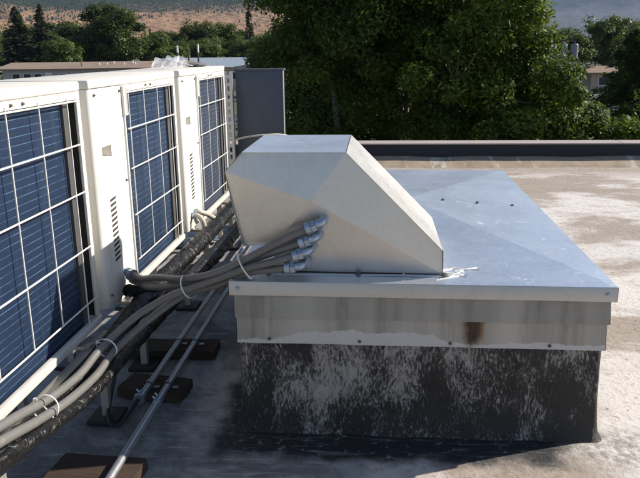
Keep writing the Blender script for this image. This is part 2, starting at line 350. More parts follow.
def spline(pts, n=8):
    P = [Vector(p) for p in pts]; P = [P[0]*2-P[1]] + P + [P[-1]*2-P[-2]]; out = []
    for i in range(1, len(P)-2):
        a, b, c, d = P[i-1:i+3]
        for k in range(n):
            t = k/n; out.append(0.5*((2*b)+(c-a)*t+(2*a-5*b+4*c-d)*t*t+(3*b-a-3*c+d)*t**3))
    out.append(P[-2]); return out
def screw(parent, loc, nrm, r=0.006, mat='zinc', name='screw'):
    """hex washer head screw"""
    n = Vector(nrm).normalized(); p = Vector(loc); b = MB()
    b.tube([p, p+n*0.0015], r*1.45, 12); b.tube([p+n*0.0015, p+n*0.006], [r, r*0.92], 6)
    return b.build(name, mat, parent)

# ------------------------------------------------------------------ the roof
def grid(name, x0, x1, y0, y1, nx, ny, zf, mat):
    xs = np.linspace(x0, x1, nx); ys = np.linspace(y0, y1, ny)
    vs = [(x, y, zf(x, y)) for y in ys for x in xs]
    fs = [(j*nx+i, j*nx+i+1, (j+1)*nx+i+1, (j+1)*nx+i) for j in range(ny-1) for i in range(nx-1)]
    return MB().add(vs, fs).build(name, mat, None, True)
def roofz(x, y):
    z = 0.012*mnoise.noise(Vector((x*0.8, y*0.8, 3.1))) + 0.004*mnoise.noise(Vector((x*3, y*3, 9.1)))
    dx = max(-0.41-x, x-0.67, 0); dy = max(1.99-y, y-3.97, 0); d = math.hypot(dx, dy)
    return z*min(1, d/0.3+0.15) - 0.006
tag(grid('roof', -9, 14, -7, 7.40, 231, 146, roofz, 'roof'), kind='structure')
tag(MB().box((-9, -7, -4.2), (14, 7.60, -0.06)).build('building_below', 'tan_wall'), 'tan block of the building that carries the flat roof', 'building')

# parapet along the far edge
pw = tag(empty('parapet_wall', (0, 7.392, 0)), 'low dark parapet wall along the far edge of the roof, pale stained base', 'parapet')
MB().box((-9, 0.0, -0.2), (14, 0.2, 0.192)).build('wall_core', 'parapet_face', pw)
b = MB(); nx = 240; vs = []; fs = []
for i in range(nx):
    x = -9 + 23*i/(nx-1)
    zz = 0.070 + 0.012*mnoise.noise(Vector((x*2.1, 0.3, 0)))
    vs += [(x, -0.004, zz), (x, -0.12, zz*0.55), (x, -0.27-0.05*mnoise.noise(Vector((x*1.3, 7, 0))), -0.014)]
for i in range(nx-1):
    for k in range(2): fs.append((i*3+k, i*3+k+1, i*3+k+4, i*3+k+3))
b.add(vs, fs).build('base_flashing', 'parapet_base', pw, True)
for i in range(8):
    x0 = -9 + i*2.875
    MB().rbox((x0+0.002, -0.018, 0.193), (x0+2.873, 0.235, 0.207), 0.004, 2).build('coping', 'coping', pw)

rng = random.Random(12); b = MB()
for k in range(900):
    x, y = rng.uniform(-0.3, 3.6), rng.uniform(0.9, 6.8)
    if -0.46 < x < 0.73 and 1.93 < y < 4.05: continue
    r_ = rng.uniform(0.0012, 0.0045); a_ = rng.uniform(0, 6); z = roofz(x, y)
    c0_, s0_ = math.cos(a_)*r_, math.sin(a_)*r_
    b.add([(x+c0_*1.6, y+s0_*1.6, z-0.001), (x-s0_, y+c0_, z-0.001), (x-c0_*1.3, y-s0_*1.3, z-0.001), (x+s0_, y-c0_, z-0.001), (x, y, z+r_*0.8)], [(0, 1, 4), (1, 2, 4), (2, 3, 4), (3, 0, 4)])
plain('grit', (0.16, 0.12, 0.09), 0.9, 0, 0.8, 3)
tag(b.build('roof_grit', 'grit'), 'fine grit scattered over the pale roof coating', 'grit', kind='stuff')

# ------------------------------------------------------------------ roof curb with its sheet-metal cap
CW, CD = 1.125, 2.036
curb = tag(empty('roof_curb', (-0.434, 1.97, 0), -0.0095), 'tall tar-coated roof curb capped with galvanised hipped sheet metal', 'roof curb')
ins = 0.016
# wall: slightly uneven brushed faces, tar fillet at the foot
b = MB(); ring = []; nf, ns = 44, 60; lv = [(-0.02, 0.035), (0.015, 0.016), (0.05, 0.006), (0.12, 0.001), (0.2, 0.0), (0.288, 0.0)]
def curb_ring(z, out):
    x0, x1, y0, y1 = ins+0.004-out, CW-ins-0.004+out, ins+0.004-out, CD-ins-0.004+out; r = 0.012+out*0.8; pts = []
    def line(a, c, n): return [(a[0]+(c[0]-a[0])*k/n, a[1]+(c[1]-a[1])*k/n) for k in range(n)]
    pts += line((x0+r, y0), (x1-r, y0), nf) + [(x1-r+r*math.sin(q), y0+r-r*math.cos(q)) for q in (0, .4, .8, 1.2)]
    pts += line((x1, y0+r), (x1, y1-r), ns) + [(x1-r+r*math.cos(q), y1-r+r*math.sin(q)) for q in (0, .4, .8, 1.2)]
    pts += line((x1-r, y1), (x0+r, y1), nf) + [(x0+r-r*math.sin(q), y1-r+r*math.cos(q)) for q in (0, .4, .8, 1.2)]
    pts += line((x0, y1-r), (x0, y0+r), ns) + [(x0+r-r*math.cos(q), y0+r-r*math.sin(q)) for q in (0, .4, .8, 1.2)]
    res = []
    for x, y in pts:
        j = (0.0025 if z < 0.28 else 0.0)*mnoise.noise(Vector((x*14, y*14, z*14))) + (0.012 if z < 0.03 else 0)*mnoise.noise(Vector((x*7, y*7, 2)))
        cx, cy = x-CW/2, y-CD/2; res.append((x+j*(1 if cx > 0 else -1), y+j*(1 if cy > 0 else -1), z))
    return res
vs = []; fs = []
zs = lv[:-1] + [(0.16, 0.0005)]; zs = sorted(zs + [(0.24, 0.0), (0.288, 0.0)])
for z, o_ in zs: ring = curb_ring(z, o_); vs += ring
k = len(ring)
for i in range(len(zs)-1):
    for j in range(k): fs.append((i*k+j, i*k+(j+1) % k, (i+1)*k+(j+1) % k, (i+1)*k+j))
b.add(vs, fs).build('curb_wall', 'curb_tar', curb, True)
def band(name, z0, z1, off, mat, tilt=0.0):
    # four strips of flashing, butted at the corners
    a = ins-off
    segs = [((a, a), (CW-a, a), (0, -1)), ((CW-a, a), (CW-a, CD-a), (1, 0)), ((CW-a, CD-a), (a, CD-a), (0, 1)), ((a, CD-a), (a, a), (-1, 0))]
    for (p, q, n) in segs:
        bb = MB(); N = 24; vs = []; fs = []
        for i in range(N+1):
            x = p[0]+(q[0]-p[0])*i/N; y = p[1]+(q[1]-p[1])*i/N
            w = 0.0016*mnoise.noise(Vector((x*5+z0*9, y*5, 4))); e = 0.0 if i in (0, N) else 1.0
            lowz = z0 + e*0.002*mnoise.noise(Vector((x*8, y*8, z0*40)))
            o2 = tilt + e*w
            vs += [(x+n[0]*e*w*0.3, y+n[1]*e*w*0.3, z1), (x+n[0]*o2, y+n[1]*o2, lowz), (x+n[0]*(o2-0.0022), y+n[1]*(o2-0.0022), lowz)]
        for i in range(N):
            for kk in range(2): fs.append((i*3+kk, i*3+kk+1, i*3+kk+4, i*3+kk+3))
        bb.add(vs, fs).build(name, mat, curb, True)
band('lower_flashing', 0.288, 0.378, 0.0, 'flash_lower', 0.0035)
band('upper_flashing', 0.371, 0.452, 0.004, 'flash_upper', 0.0035)
# cap: four hipped sheets and a turned-down edge on each side
RISE = 0.045; ap = (CW/2, CD/2, 0.489+RISE)
cs = [(-0.0, -0.0), (CW, 0.0), (CW, CD), (0.0, CD)]
for i in range(4):
    p, q = cs[i], cs[(i+1) % 4]; N = 14; L = 8; vs = []; fs = []
    for l in range(L+1):
        f = l/L
        for k2 in range(N+1):
            g = k2/N; x = p[0]+(q[0]-p[0])*g; y = p[1]+(q[1]-p[1])*g
            X_, Y_ = x+(ap[0]-x)*f, y+(ap[1]-y)*f
            d = 0.0035*math.sin(PI*f)*math.sin(PI*g) + 0.0012*mnoise.noise(Vector((X_*4, Y_*4, i)))*math.sin(PI*g)*min(1, 4*f)
            vs.append((X_, Y_, 0.489+RISE*f-d-0.0))
    for l in range(L):
        for k2 in range(N):
            a_ = l*(N+1)+k2; fs.append((a_, a_+1, a_+N+2, a_+N+1))
    MB().add(vs, fs).build('cap_panel', 'galv_cap', curb, True)
    n = ((0, -1), (1, 0), (0, 1), (-1, 0))[i]; vs = []; fs = []; N = 20
    for k2 in range(N+1):
        g = k2/N; x = p[0]+(q[0]-p[0])*g; y = p[1]+(q[1]-p[1])*g; w = 0.0012*mnoise.noise(Vector((x*6, y*6, 11)))*(1 if 0 < k2 < N else 0)
        vs += [(x, y, 0.489), (x+n[0]*(0.0015), y+n[1]*(0.0015), 0.4865), (x+n[0]*(0.002+w), y+n[1]*(0.002+w), 0.446+w), (x-n[0]*0.004, y-n[1]*0.004, 0.443+w)]
    for k2 in range(N):
        for kk in range(3): fs.append((k2*4+kk, k2*4+kk+1, k2*4+kk+5, k2*4+kk+4))
    MB().add(vs, fs).build('cap_edge', 'galv_edge', curb, True)
for (x, z) in ((0.025, 0.468), (1.098, 0.468)): screw(curb, (x, -0.0025, z), (0, -1, 0), 0.005)
for (x, z) in ((0.115, 0.302), (0.39, 0.30), (0.66, 0.30), (0.95, 0.30)): screw(curb, (x, ins-0.0045, z), (0, -1, 0), 0.0035, 'end_plate')
for x in (0.715, 0.862, 1.01): screw(curb, (x, 1.055, 0.489+RISE*min((CW-x)/(CW/2), 1)*0.98-0.001), (0, 0, 1), 0.0055, 'end_plate')
# smear of white sealant at the hood's corner: thin daubs
rng = random.Random(5)
for k in range(11):
    a_ = rng.uniform(-0.5, 1.0); L = rng.uniform(0.02, 0.10); x, y = 0.655+rng.uniform(-0.01, 0.075), 0.070+rng.uniform(-0.012, 0.07); w = rng.uniform(0.003, 0.008); vs = []
    n = 7
    for q in range(n):
        f = q/(n-1)-0.5; ww = w*(1-4*f*f*0.85)*rng.uniform(0.6, 1.2); cx, cy = x+math.cos(a_)*L*f, y+math.sin(a_)*L*f
        zz = 0.489+RISE*max(0, min(cy/(CD/2), (CW-cx)/(CW/2)))-0.0025
        for sgn in (-1, 0, 1): vs.append((cx-math.sin(a_)*ww*sgn, cy+math.cos(a_)*ww*sgn, zz+(0.0045 if sgn == 0 else 0.0004)))
    MB().add(vs, [(q*3+s_, q*3+s_+1, q*3+s_+4, q*3+s_+3) for q in range(n-1) for s_ in range(2)]).build('sealant_smear', 'mastic_white', curb, True)

# ------------------------------------------------------------------ hood on the cap
HY0, HY1 = 2.04, 2.475
hood = tag(empty('vent_hood', (0, HY0, 0.489)), 'faceted galvanised pipe hood with sloped right side standing on the metal cap', 'hood')
def hp(x, z): return Vector((x, 0, z-0.489))
P0, P1, P2, P3 = hp(-0.394, 0.864), hp(-0.086, 0.864), hp(0.203, 0.569), hp(0.205, 0.4955)
P4, P5, P6, P7 = hp(-0.312, 0.4955), hp(-0.298, 0.586), hp(-0.400, 0.578), hp(-0.447, 0.806)
Mc = (P1+P5)/2*0.5+(P7+P3)/2*0.5; Mc = hp(-0.190, 0.725); Mc.y = -0.026
def coplanar(p, a, b_, c_):
    n = (b_-a).cross(c_-a); q = p.copy(); q.y = a.y-(n.x*(p.x-a.x)+n.z*(p.z-a.z))/n.y; return q
def shrink(p, k=0.9955): return Vector((Mc.x+(p.x-Mc.x)*k, p.y, Mc.z+(p.z-Mc.z)*k))
f0 = coplanar(shrink(P0), Mc, shrink(P7), shrink(P1)); f2 = coplanar(shrink(P2), Mc, shrink(P1), shrink(P3))
f4 = coplanar(shrink(P4), Mc, shrink(P3), shrink(P5)); f6 = coplanar(shrink(P6), Mc, shrink(P5), shrink(P7))
s1, s3, s5, s7 = map(shrink, (P1, P3, P5, P7))
F = [Mc, s7, f0, s1, f2, s3, f4, s5, f6]
def frontpanel(yoff, flip, name):
    vs = [Vector((p.x, yoff+(-p.y if flip else p.y), p.z)) for p in F]
    d = Vector((0, -0.002 if flip else 0.002, 0)); vs2 = [p+d for p in vs]
    fs = [(0, 1, 2, 3), (0, 3, 4, 5), (0, 5, 6, 7), (0, 7, 8, 1)]
    fs += [tuple(i+9 for i in reversed(f)) for f in fs] + [(i, i % 8+1, i % 8+10, i+9) for i in range(1, 9)]
    return MB().add(vs+vs2, fs).build(name, "galv_hood", hood)
DY = HY1-HY0
frontpanel(0.002, False, 'front_panel'); frontpanel(DY-0.002, True, 'back_panel')
def wrap(name, a, b_, mat='galv_hood', e0=-0.0015, e1=None):
    e1 = DY+0.0015 if e1 is None else e1
    d = (b_-a).normalized(); nrm = Vector((d.z, 0, -d.x)); cen = hp(-0.15, 0.70)
    if nrm.dot(cen-a) < 0: nrm = -nrm
    A, B = a+d*0.0012, b_-d*0.0012; N = 8; vs = []; fs = []
    for i in range(N+1):
        for j in range(7):
            f, g = i/N, j/6; p = A+(B-A)*f+Vector((0, e0+(e1-e0)*g, 0)); p = p+nrm*(0.004*math.sin(PI*f)*math.sin(PI*g)); vs.append(p)
    fs = [(i*7+j, i*7+j+1, (i+1)*7+j+1, (i+1)*7+j) for i in range(N) for j in range(6)]
    o = MB().add(vs, fs).build(name, mat, hood, True)
    return o
wrap('top_panel', P0, P1, 'galv_cap'); wrap('slope_panel', P1, P2); wrap('end_panel', P2, P3); wrap('snout_top', P7, P0); wrap('snout_side', P6, P7); wrap('snout_floor', P5, P6); wrap('rear_side', P4, P5)
# base flange turned out along the front and along the right end, with its screws
MB().box((-0.330, -0.012, 0.003), (0.222, -0.001, 0.0055)).build('base_flange', 'galv_cap', hood)
for x in (-0.322, -0.05, 0.208): screw(hood, (x, -0.006, 0.0055), (0, -0.5, 1), 0.007, 'end_plate')

# ------------------------------------------------------------------ condensing units
UX, ZB, ZT, UL, UD = -0.876, 0.317, 1.071, 0.96, 0.325
UH = ZT-ZB
def build_unit():
    """local frame: origin at the near lower corner of the coil face; +Y along the face, -X into the unit"""
    u = empty('condensing_unit')
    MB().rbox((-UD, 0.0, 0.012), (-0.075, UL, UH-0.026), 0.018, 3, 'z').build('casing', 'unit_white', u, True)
    MB().rbox((-UD-0.003, -0.002, UH-0.028), (0.002, UL+0.002, UH), 0.006, 3).build('top_lid', 'unit_top', u, True)
    # service panel with a recessed grip
    y0, y1, z0, z1 = 0.0, 0.283, 0.012, UH-0.0285
    gy0, gy1, gz0, gz1 = 0.064, 0.148, 0.500, 0.540
    r = 0.017; b = MB()
    ys = [y0+r, gy0, gy1, y1]; zz = [z0, gz0, gz1, z1]
    for i in range(3):
        for j in range(3):
            if i == 1 and j == 1: continue
            b.add([(0, ys[i], zz[j]), (0, ys[i+1], zz[j]), (0, ys[i+1], zz[j+1]), (0, ys[i], zz[j+1])], [(0, 1, 2, 3)])
    dp = -0.038
    b.add([(0, gy0, gz0), (0, gy1, gz0), (0, gy1, gz1), (0, gy0, gz1), (dp, gy0+0.006, gz0+0.004), (dp, gy1-0.004, gz0+0.004), (dp, gy1-0.004, gz1-0.003), (dp, gy0+0.006, gz1-0.003)],
          [(4, 5, 6, 7), (0, 1, 5, 4), (1, 2, 6, 5), (2, 3, 7, 6), (3, 0, 4, 7)])
    arc = [(-r+r*math.sin(a), y0+r-r*math.cos(a)) for a in (0, .26, .52, .78, 1.05, 1.31, PI/2)]
    arc = [(-0.085, y0)] + arc
    for i in range(len(arc)-1):
        (xa, ya), (xb, yb) = arc[i], arc[i+1]; b.add([(xa, ya, z0), (xb, yb, z0), (xb, yb, z1), (xa, ya, z1)], [(0, 1, 2, 3)])
    b.add([(0, y1, z0), (-0.08, y1, z0), (-0.08, y1, z1), (0, y1, z1)], [(0, 1, 2, 3)])
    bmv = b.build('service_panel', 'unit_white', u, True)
    for k in range(13):                                   # slanted louvre slots pressed into the panel
        z = 0.148+k*0.0172; bb = MB()
        bb.add([(0.0006, 0.096, z), (0.0006, 0.146, z+0.004), (0.0006, 0.146, z+0.0105), (0.0006, 0.096, z+0.0065), (0.004, 0.098, z+0.0075), (0.004, 0.144, z+0.0115), (0.0006, 0.146, z+0.0125), (0.0006, 0.096, z+0.0085)], [(0, 1, 2, 3), (3, 2, 5, 4), (4, 5, 6, 7)])
        if k == 0: proto_slot = bb.build('vent_slot', 'slot_dark', u)
        else: inst(proto_slot, (0, 0, k*0.0172), u)
        if k == 0: z00 = z
    s0 = screw(u, (0.0005, 0.035, UH-0.048), (1, 0, 0), 0.0035, 'end_plate')
    for (y, z) in ((0.262, UH-0.046), (0.035, 0.05), (0.262, 0.40)): inst(s0, (0, y-0.035, z-(UH-0.048)), u)
    # frame round the coil opening
    f = empty('coil_frame'); f.parent = u
    c0, c1 = 0.285, UL
    MB().rbox((-0.074, c0, UH-0.052), (0.0, c1, UH-0.0285), 0.003, 2).build('top_rail', 'unit_white', f, True)
    MB().rbox((-0.014, c0, 0.0), (0.006, c1, 0.024), 0.003, 2).build('bottom_rail', 'unit_white', f, True)
    MB().rbox((-0.010, c1-0.024, 0.0245), (0.0, c1, UH-0.0525), 0.003, 2).build('end_stile', 'unit_white', f, True)
    MB().box((-0.066, c1-0.015, 0.0245), (-0.0105, c1-0.004, UH-0.0525)).build('stile_shade', 'dark_gap', f)  # dark plate added so the gap beside the coil reads as shaded
    MB().box((-0.074, c1-0.0038, 0.0245), (-0.0102, c1-0.0005, UH-0.0525)).build('end_wall', 'unit_white', f)
    MB().rbox((-0.074, c0, 0.0245), (0.006, c0+0.010, UH-0.0525), 0.002, 2).build('near_stile', 'unit_white', f, True)
    for y in (0.55, 0.61): screw(f, (0.0005, y, UH-0.040), (1, 0, 0), 0.0035, 'ink')
    MB().box((-0.074, c0+0.011, 0.003), (-0.066, c1-0.015, UH-0.054)).build('coil_back', 'dark_gap', u)
    # finned coil, one piece per tube row
    coil = MB().box((-0.061, c0+0.012, 0.010), (-0.030, 0.868, UH-0.055)).build('coil', 'fin_blue', u)
    n = 32; pitch = (UH-0.055-0.012)/n
    b = MB().box((-0.0295, c0+0.013, 0.0012), (-0.0225, 0.866, pitch-0.0012))
    rowp = b.build('fin_row', 'fin_blue', coil, False, (0, 0, 0.010))
    tub = MB().tube([(-0.0245, c0+0.014, 0), (-0.0245, 0.864, 0)], 0.0024, 8).build('tube', 'tube_blue', coil, True, (0, 0, 0.010+pitch))
    for k in range(1, n): inst(rowp, (0, 0, 0.010+k*pitch), coil)
    for k in range(2, n): inst(tub, (0, 0, 0.010+k*pitch), coil)
    MB().box((-0.060, 0.872, 0.008), (-0.016, 0.906, UH-0.055)).build('end_plate', 'end_plate', u)
    # welded wire guard
    gd = empty('wire_guard'); gd.parent = u
    w0 = None
    for z in (1.016, 0.89, 0.748, 0.578, 0.41):
        if w0 is None: w0 = MB().tube([(0.005, c0+0.028, 0), (0.005, UL-0.022, 0), (-0.004, UL-0.010, 0)], 0.0026, 8).build('wire', 'wire', gd, True, (0, 0, z-ZB))
        else: inst(w0, (0, 0, z-ZB), gd)
    w1 = None
    for y in (0.349, 0.521, 0.692, 0.866):
        zl = 0.088 if y < 0.8 else 0.012
        b = MB().tube([(0.001, y, zl), (0.001, y, 1.016-ZB+0.012)], 0.0023, 8); b.build('wire', 'wire', gd, True)
    # ruler-like clip plate at the upper corner of the coil
    pl = MB().rbox((0.001, 0.279, 0.622), (0.010, 0.316, 0.724), 0.002, 2).build('clip_plate', 'unit_white', u, True)
    tk = MB().box((0.010, 0.300, 0.632), (0.0112, 0.309, 0.6345)).build('print_mark', 'ink', pl)
    for k in range(1, 15): inst(tk, (0, 0.0012*(k % 3), k*0.0058), pl)
    # feet under the casing
    for y in (0.16, 0.80): MB().rbox((-UD-0.02, y-0.03, -0.012), (-0.012, y+0.03, 0.011), 0.003, 2).build('foot', 'unit_white', u, True)
    return u
unit0 = build_unit()
unit0.location = (UX, 2.064-UL, ZB)
units = [unit0]
for k in (1, 2):
    c_ = copy_tree(unit0); c_.location = (UX, 2.064-UL+1.03*k, ZB); units.append(c_)
labs = ['nearest white air conditioner condensing unit, cut by the left edge of the picture',
        'middle white condensing unit with blue coil and two grey conduits plugged into it',
        'farthest white condensing unit with greyish coil beside the galvanised hood']
for u, l in zip(units, labs): tag(u, l, 'air conditioner', 'condensing units standing in a row')
units[2].rotation_euler = (0, 0, 0.0); units[1].rotation_euler = (0, 0, 0.004)
for ch in units[2].children:
    if ch.name.startswith('coil') and ch.data:
        for q in [ch]+list(ch.children):
            if q.data and q.data.materials and q.data.materials[0].name in ('fin_blue', 'tube_blue'):
                q.material_slots[0].link = 'OBJECT'; q.material_slots[0].material = M['fin_grey' if q.data.materials[0].name == 'fin_blue' else 'tube_grey']
# steel stands under the units
def stand(y0, label):
    s = tag(empty('unit_stand', (UX, y0, 0)), label, 'stand', 'steel stands under the condensing units')
    for x in (0.012, -0.285):
        b = MB(); b.box((x-0.004, 0.06, 0.262), (x+0.026, UL-0.02, 0.265)); b.box((x-0.004, 0.06, 0.265), (x-0.001, UL-0.02, 0.290)); b.box((x+0.023, 0.06, 0.265), (x+0.026, UL-0.02, 0.290)); b.box((x-0.004, 0.06, 0.2905), (x+0.026, UL-0.02, 0.2935))
        b.build('rail', 'galv_edge', s)
    for y in (0.16, 0.80):
        MB().box((-0.28, y-0.016, 0.294), (0.030, y+0.016, 0.304)).build('cross_bar', 'galv_edge', s)
        for x in (0.0, -0.285):
            MB().box((x-0.002, y+0.10, 0.004), (x+0.022, y+0.124, 0.2615)).build('leg', 'galv_edge', s)
            MB().rbox((x-0.04, y+0.06, -0.004), (x+0.06, y+0.165, 0.012), 0.003, 2).build('foot_pad', 'rubber', s)
stand(2.064-UL, 'galvanised steel stand under the nearest condensing unit')
stand(2.064-UL+1.03, 'galvanised steel stand under the middle condensing unit')
stand(2.064-UL+2.06, 'galvanised steel stand under the farthest condensing unit')

# ------------------------------------------------------------------ conduits
CR = 0.0112
def conduit(label, pts, end=None, start=None):
    p = spline(pts, 8); c_ = tag(empty('flexible_conduit', pts[len(pts)//2]), label, 'conduit', 'grey flexible conduits running to the hood')
    o = Vector(pts[len(pts)//2])
    rng = random.Random(len(label)); ph = rng.random()*9
    b = MB().tube([q-o for q in p], CR, 14, True, lambda i, a: 1+0.02*mnoise.noise(Vector((i*0.35+ph, math.cos(a), math.sin(a)))))
    b.build('jacket', 'conduit', c_, True)
    def nut(a, d, r0, ln, name, n=6, mat='zinc'):
        d = d.normalized(); MB().tube([a-o, a+d*ln-o], r0, n).build(name, mat, c_)
    if end:      # elbow that turns into the hood's face
        e = Vector(end); a = p[-1]; d = (p[-1]-p[-3]).normalized()
        nut(a-d*0.012, d, 0.0195, 0.016, 'ferrule', 18); nut(a+d*0.005, d, 0.0185, 0.014, 'gland_nut', 6)
        a2 = a+d*0.018
        path = spline([a2, a2+d*0.014, a2+d*0.022+Vector((0, 0.010, 0)), a2+d*0.025+Vector((0, 0.024, 0)), a2+d*0.025+Vector((0, 0.060, 0))], 5)
        MB().tube([q-o for q in path], 0.0135, 12).build('elbow', 'zinc', c_, True)
        k = a2+d*0.025
        MB().tube([Vector((k.x, 2.026, k.z))-o, Vector((k.x, 2.0345, k.z))-o], 0.019, 8).build('lock_nut', 'zinc', c_)
    if start:
        a = p[0]; d = (p[2]-p[0]).normalized()
        nut(a-d*0.034, d, 0.0165, 0.012, 'lock_nut', 8); nut(a-d*0.023, d, 0.0135, 0.020, 'nipple', 14); nut(a-d*0.006, d, 0.0195, 0.018, 'gland_nut', 8)
    return c_
conduit('topmost of the four conduits on the hood, from the middle unit',
        [(-0.838, 2.268, 0.410), (-0.785, 2.215, 0.412), (-0.69, 2.10, 0.455), (-0.60, 2.02, 0.478), (-0.53, 1.995, 0.493), (-0.46, 1.985, 0.516), (-0.378, 1.985, 0.556), (-0.28, 1.988, 0.608), (-0.190, 1.990, 0.650)], end=(-0.154, 2.04, 0.677), start=True)
conduit('second conduit down on the hood, from the middle unit',
        [(-0.838, 2.285, 0.388), (-0.79, 2.235, 0.384), (-0.74, 2.15, 0.405), (-0.65, 2.055, 0.438), (-0.565, 2.018, 0.470), (-0.50, 2.012, 0.490), (-0.378, 2.010, 0.540), (-0.29, 2.0, 0.576), (-0.210, 1.994, 0.606)], end=(-0.178, 2.04, 0.635), start=True)
conduit('third conduit down on the hood, sagging along the nearest unit',
        [(-0.775, 1.02, 0.462), (-0.77, 1.15, 0.430), (-0.77, 1.252, 0.406), (-0.77, 1.336, 0.388), (-0.77, 1.477, 0.355), (-0.77, 1.641, 0.336), (-0.766, 1.764, 0.347), (-0.742, 1.87, 0.367), (-0.70, 1.945, 0.393), (-0.63, 1.975, 0.430), (-0.565, 1.985, 0.455), (-0.48, 1.982, 0.488), (-0.378, 1.975, 0.528), (-0.30, 1.978, 0.548), (-0.232, 1.988, 0.567)], end=(-0.208, 2.04, 0.595))
conduit('lowest conduit on the hood, sagging along the nearest unit',
        [(-0.752, 1.02, 0.442), (-0.747, 1.15, 0.412), (-0.745, 1.247, 0.389), (-0.745, 1.374, 0.357), (-0.745, 1.526, 0.327), (-0.745, 1.688, 0.312), (-0.742, 1.80, 0.325), (-0.715, 1.90, 0.345), (-0.672, 1.975, 0.372), (-0.61, 2.01, 0.412), (-0.55, 2.018, 0.440), (-0.48, 2.010, 0.462), (-0.378, 2.000, 0.506), (-0.32, 1.992, 0.518), (-0.254, 1.988, 0.528)], end=(-0.23, 2.04, 0.551))
def tie(center, axis, ra, rb, label, tail=None, roll=0.0):
    """loop of a cable tie round a bundle, with its locking head and tail"""
    c_ = Vector(center); t_ = tag(empty('cable_tie', center), label, 'cable tie', 'pale cable ties on the conduits')
    ax = Vector(axis).normalized(); up = Vector((0, 0, 1)); up = (up-ax*up.dot(ax)).normalized(); sd = ax.cross(up)
    if roll: q = Matrix.Rotation(roll, 3, ax); up = q @ up; sd = q @ sd
    vs = []; fs = []; n = 28; w = ax*0.0022
    for i in range(n):
        a = 2*PI*i/n; p = up*math.cos(a)*ra+sd*math.sin(a)*rb; o = (up*math.cos(a)+sd*math.sin(a))*0.0013
        vs += [p-w, p+w, p+w+o, p-w+o]
    for i in range(n):
        j = (i+1) % n
        for k in range(4): fs.append((i*4+k, i*4+(k+1) % 4, j*4+(k+1) % 4, j*4+k))
    MB().add(vs, fs).build('strap', 'tie_white', t_)
    h = sd*(-rb-0.002)*0.8+up*ra*0.62
    hb = MB(); hb.rbox((h.x-0.004, h.y-0.004, h.z-0.004), (h.x+0.004, h.y+0.004, h.z+0.004), 0.001, 1).build('head', 'tie_white', t_)
    if tail:
        T = Vector(tail); MB().tube(spline([h, h+T*0.5+Vector((0, 0, 0.006)), h+T], 5), 0.0018, 6).build('tail', 'tie_white', t_, True)
tie((-0.565, 2.0, 0.460), (0.75, -0.2, 0.35), 0.036, 0.036, 'cable tie on the conduit bundle, midway between middle unit and hood', (0.004, -0.012, -0.03))
tie((-0.385, 1.993, 0.530), (0.75, 0.0, 0.42), 0.044, 0.036, 'cable tie on the conduit bundle just below the hood', (0.012, -0.01, -0.034))
tie((-0.758, 1.425, 0.356), (0.0, 1, -0.2), 0.030, 0.030, 'cable tie with long tail on the sunlit conduits beside the nearest unit', (0.05, -0.02, -0.035))
tie((-0.756, 1.80, 0.340), (0.15, 1, 0.15), 0.030, 0.030, 'cable tie where the sunlit conduits enter the shade', (0.02, 0.0, -0.02))

# ------------------------------------------------------------------ tape-wrapped line sets
def lineset(name, label, pts, r, mat='tape', seed=1, group='black tape-wrapped line sets', n=20, dense=22):
    p = spline(pts, dense); o = Vector(pts[len(pts)//2])
    def fn(i, a):
        h = (i*0.16+a/(2*PI)) % 1.0                                       # overlapping turns of tape
        return 1+0.09*(h-0.5)+0.16*mnoise.noise(Vector((i*0.30+seed*7, math.cos(a)*1.7, math.sin(a)*1.7)))+0.07*mnoise.noise(Vector((i*0.9+seed*3, math.cos(a)*4, math.sin(a)*4)))
    if isinstance(r, tuple): r = [r[0]+(r[1]-r[0])*max(0, min(1, (q.y-1.75)/0.7)) for q in p]
    ob = MB().tube([q-o for q in p], r, n, True, fn).build(name, mat, None, True); ob.location = o
    return tag(ob, label, 'line set', group)
lineset('line_set', 'black tape-wrapped line set nearer the units, running back behind the hood',
        [(-0.80, 0.90, 0.375), (-0.805, 1.15, 0.330), (-0.812, 1.40, 0.285), (-0.81, 1.7, 0.268), (-0.805, 2.05, 0.295), (-0.797, 2.4, 0.325), (-0.79, 2.75, 0.322), (-0.785, 3.1, 0.318), (-0.79, 3.6, 0.312), (-0.80, 4.1, 0.30), (-0.80, 4.45, 0.28)], 0.033, seed=1)
lineset('line_set', 'black wrapped line set that runs under the sunlit conduits, then along the curb side',
        [(-0.742, 0.98, 0.410), (-0.739, 1.12, 0.382), (-0.737, 1.25, 0.357), (-0.735, 1.40, 0.326), (-0.735, 1.58, 0.296), (-0.738, 1.76, 0.283), (-0.74, 1.95, 0.281), (-0.732, 2.2, 0.288), (-0.722, 2.6, 0.289), (-0.712, 3.05, 0.274), (-0.71, 3.6, 0.262), (-0.72, 4.1, 0.25), (-0.73, 4.5, 0.24)], (0.0165, 0.033), seed=2)
lineset('line_set', 'short black wrapped stub leaving the middle unit below the conduits',
        [(-0.868, 2.285, 0.345), (-0.835, 2.275, 0.345), (-0.80, 2.29, 0.342), (-0.775, 2.36, 0.335), (-0.77, 2.47, 0.330)], 0.021, seed=4, dense=12)
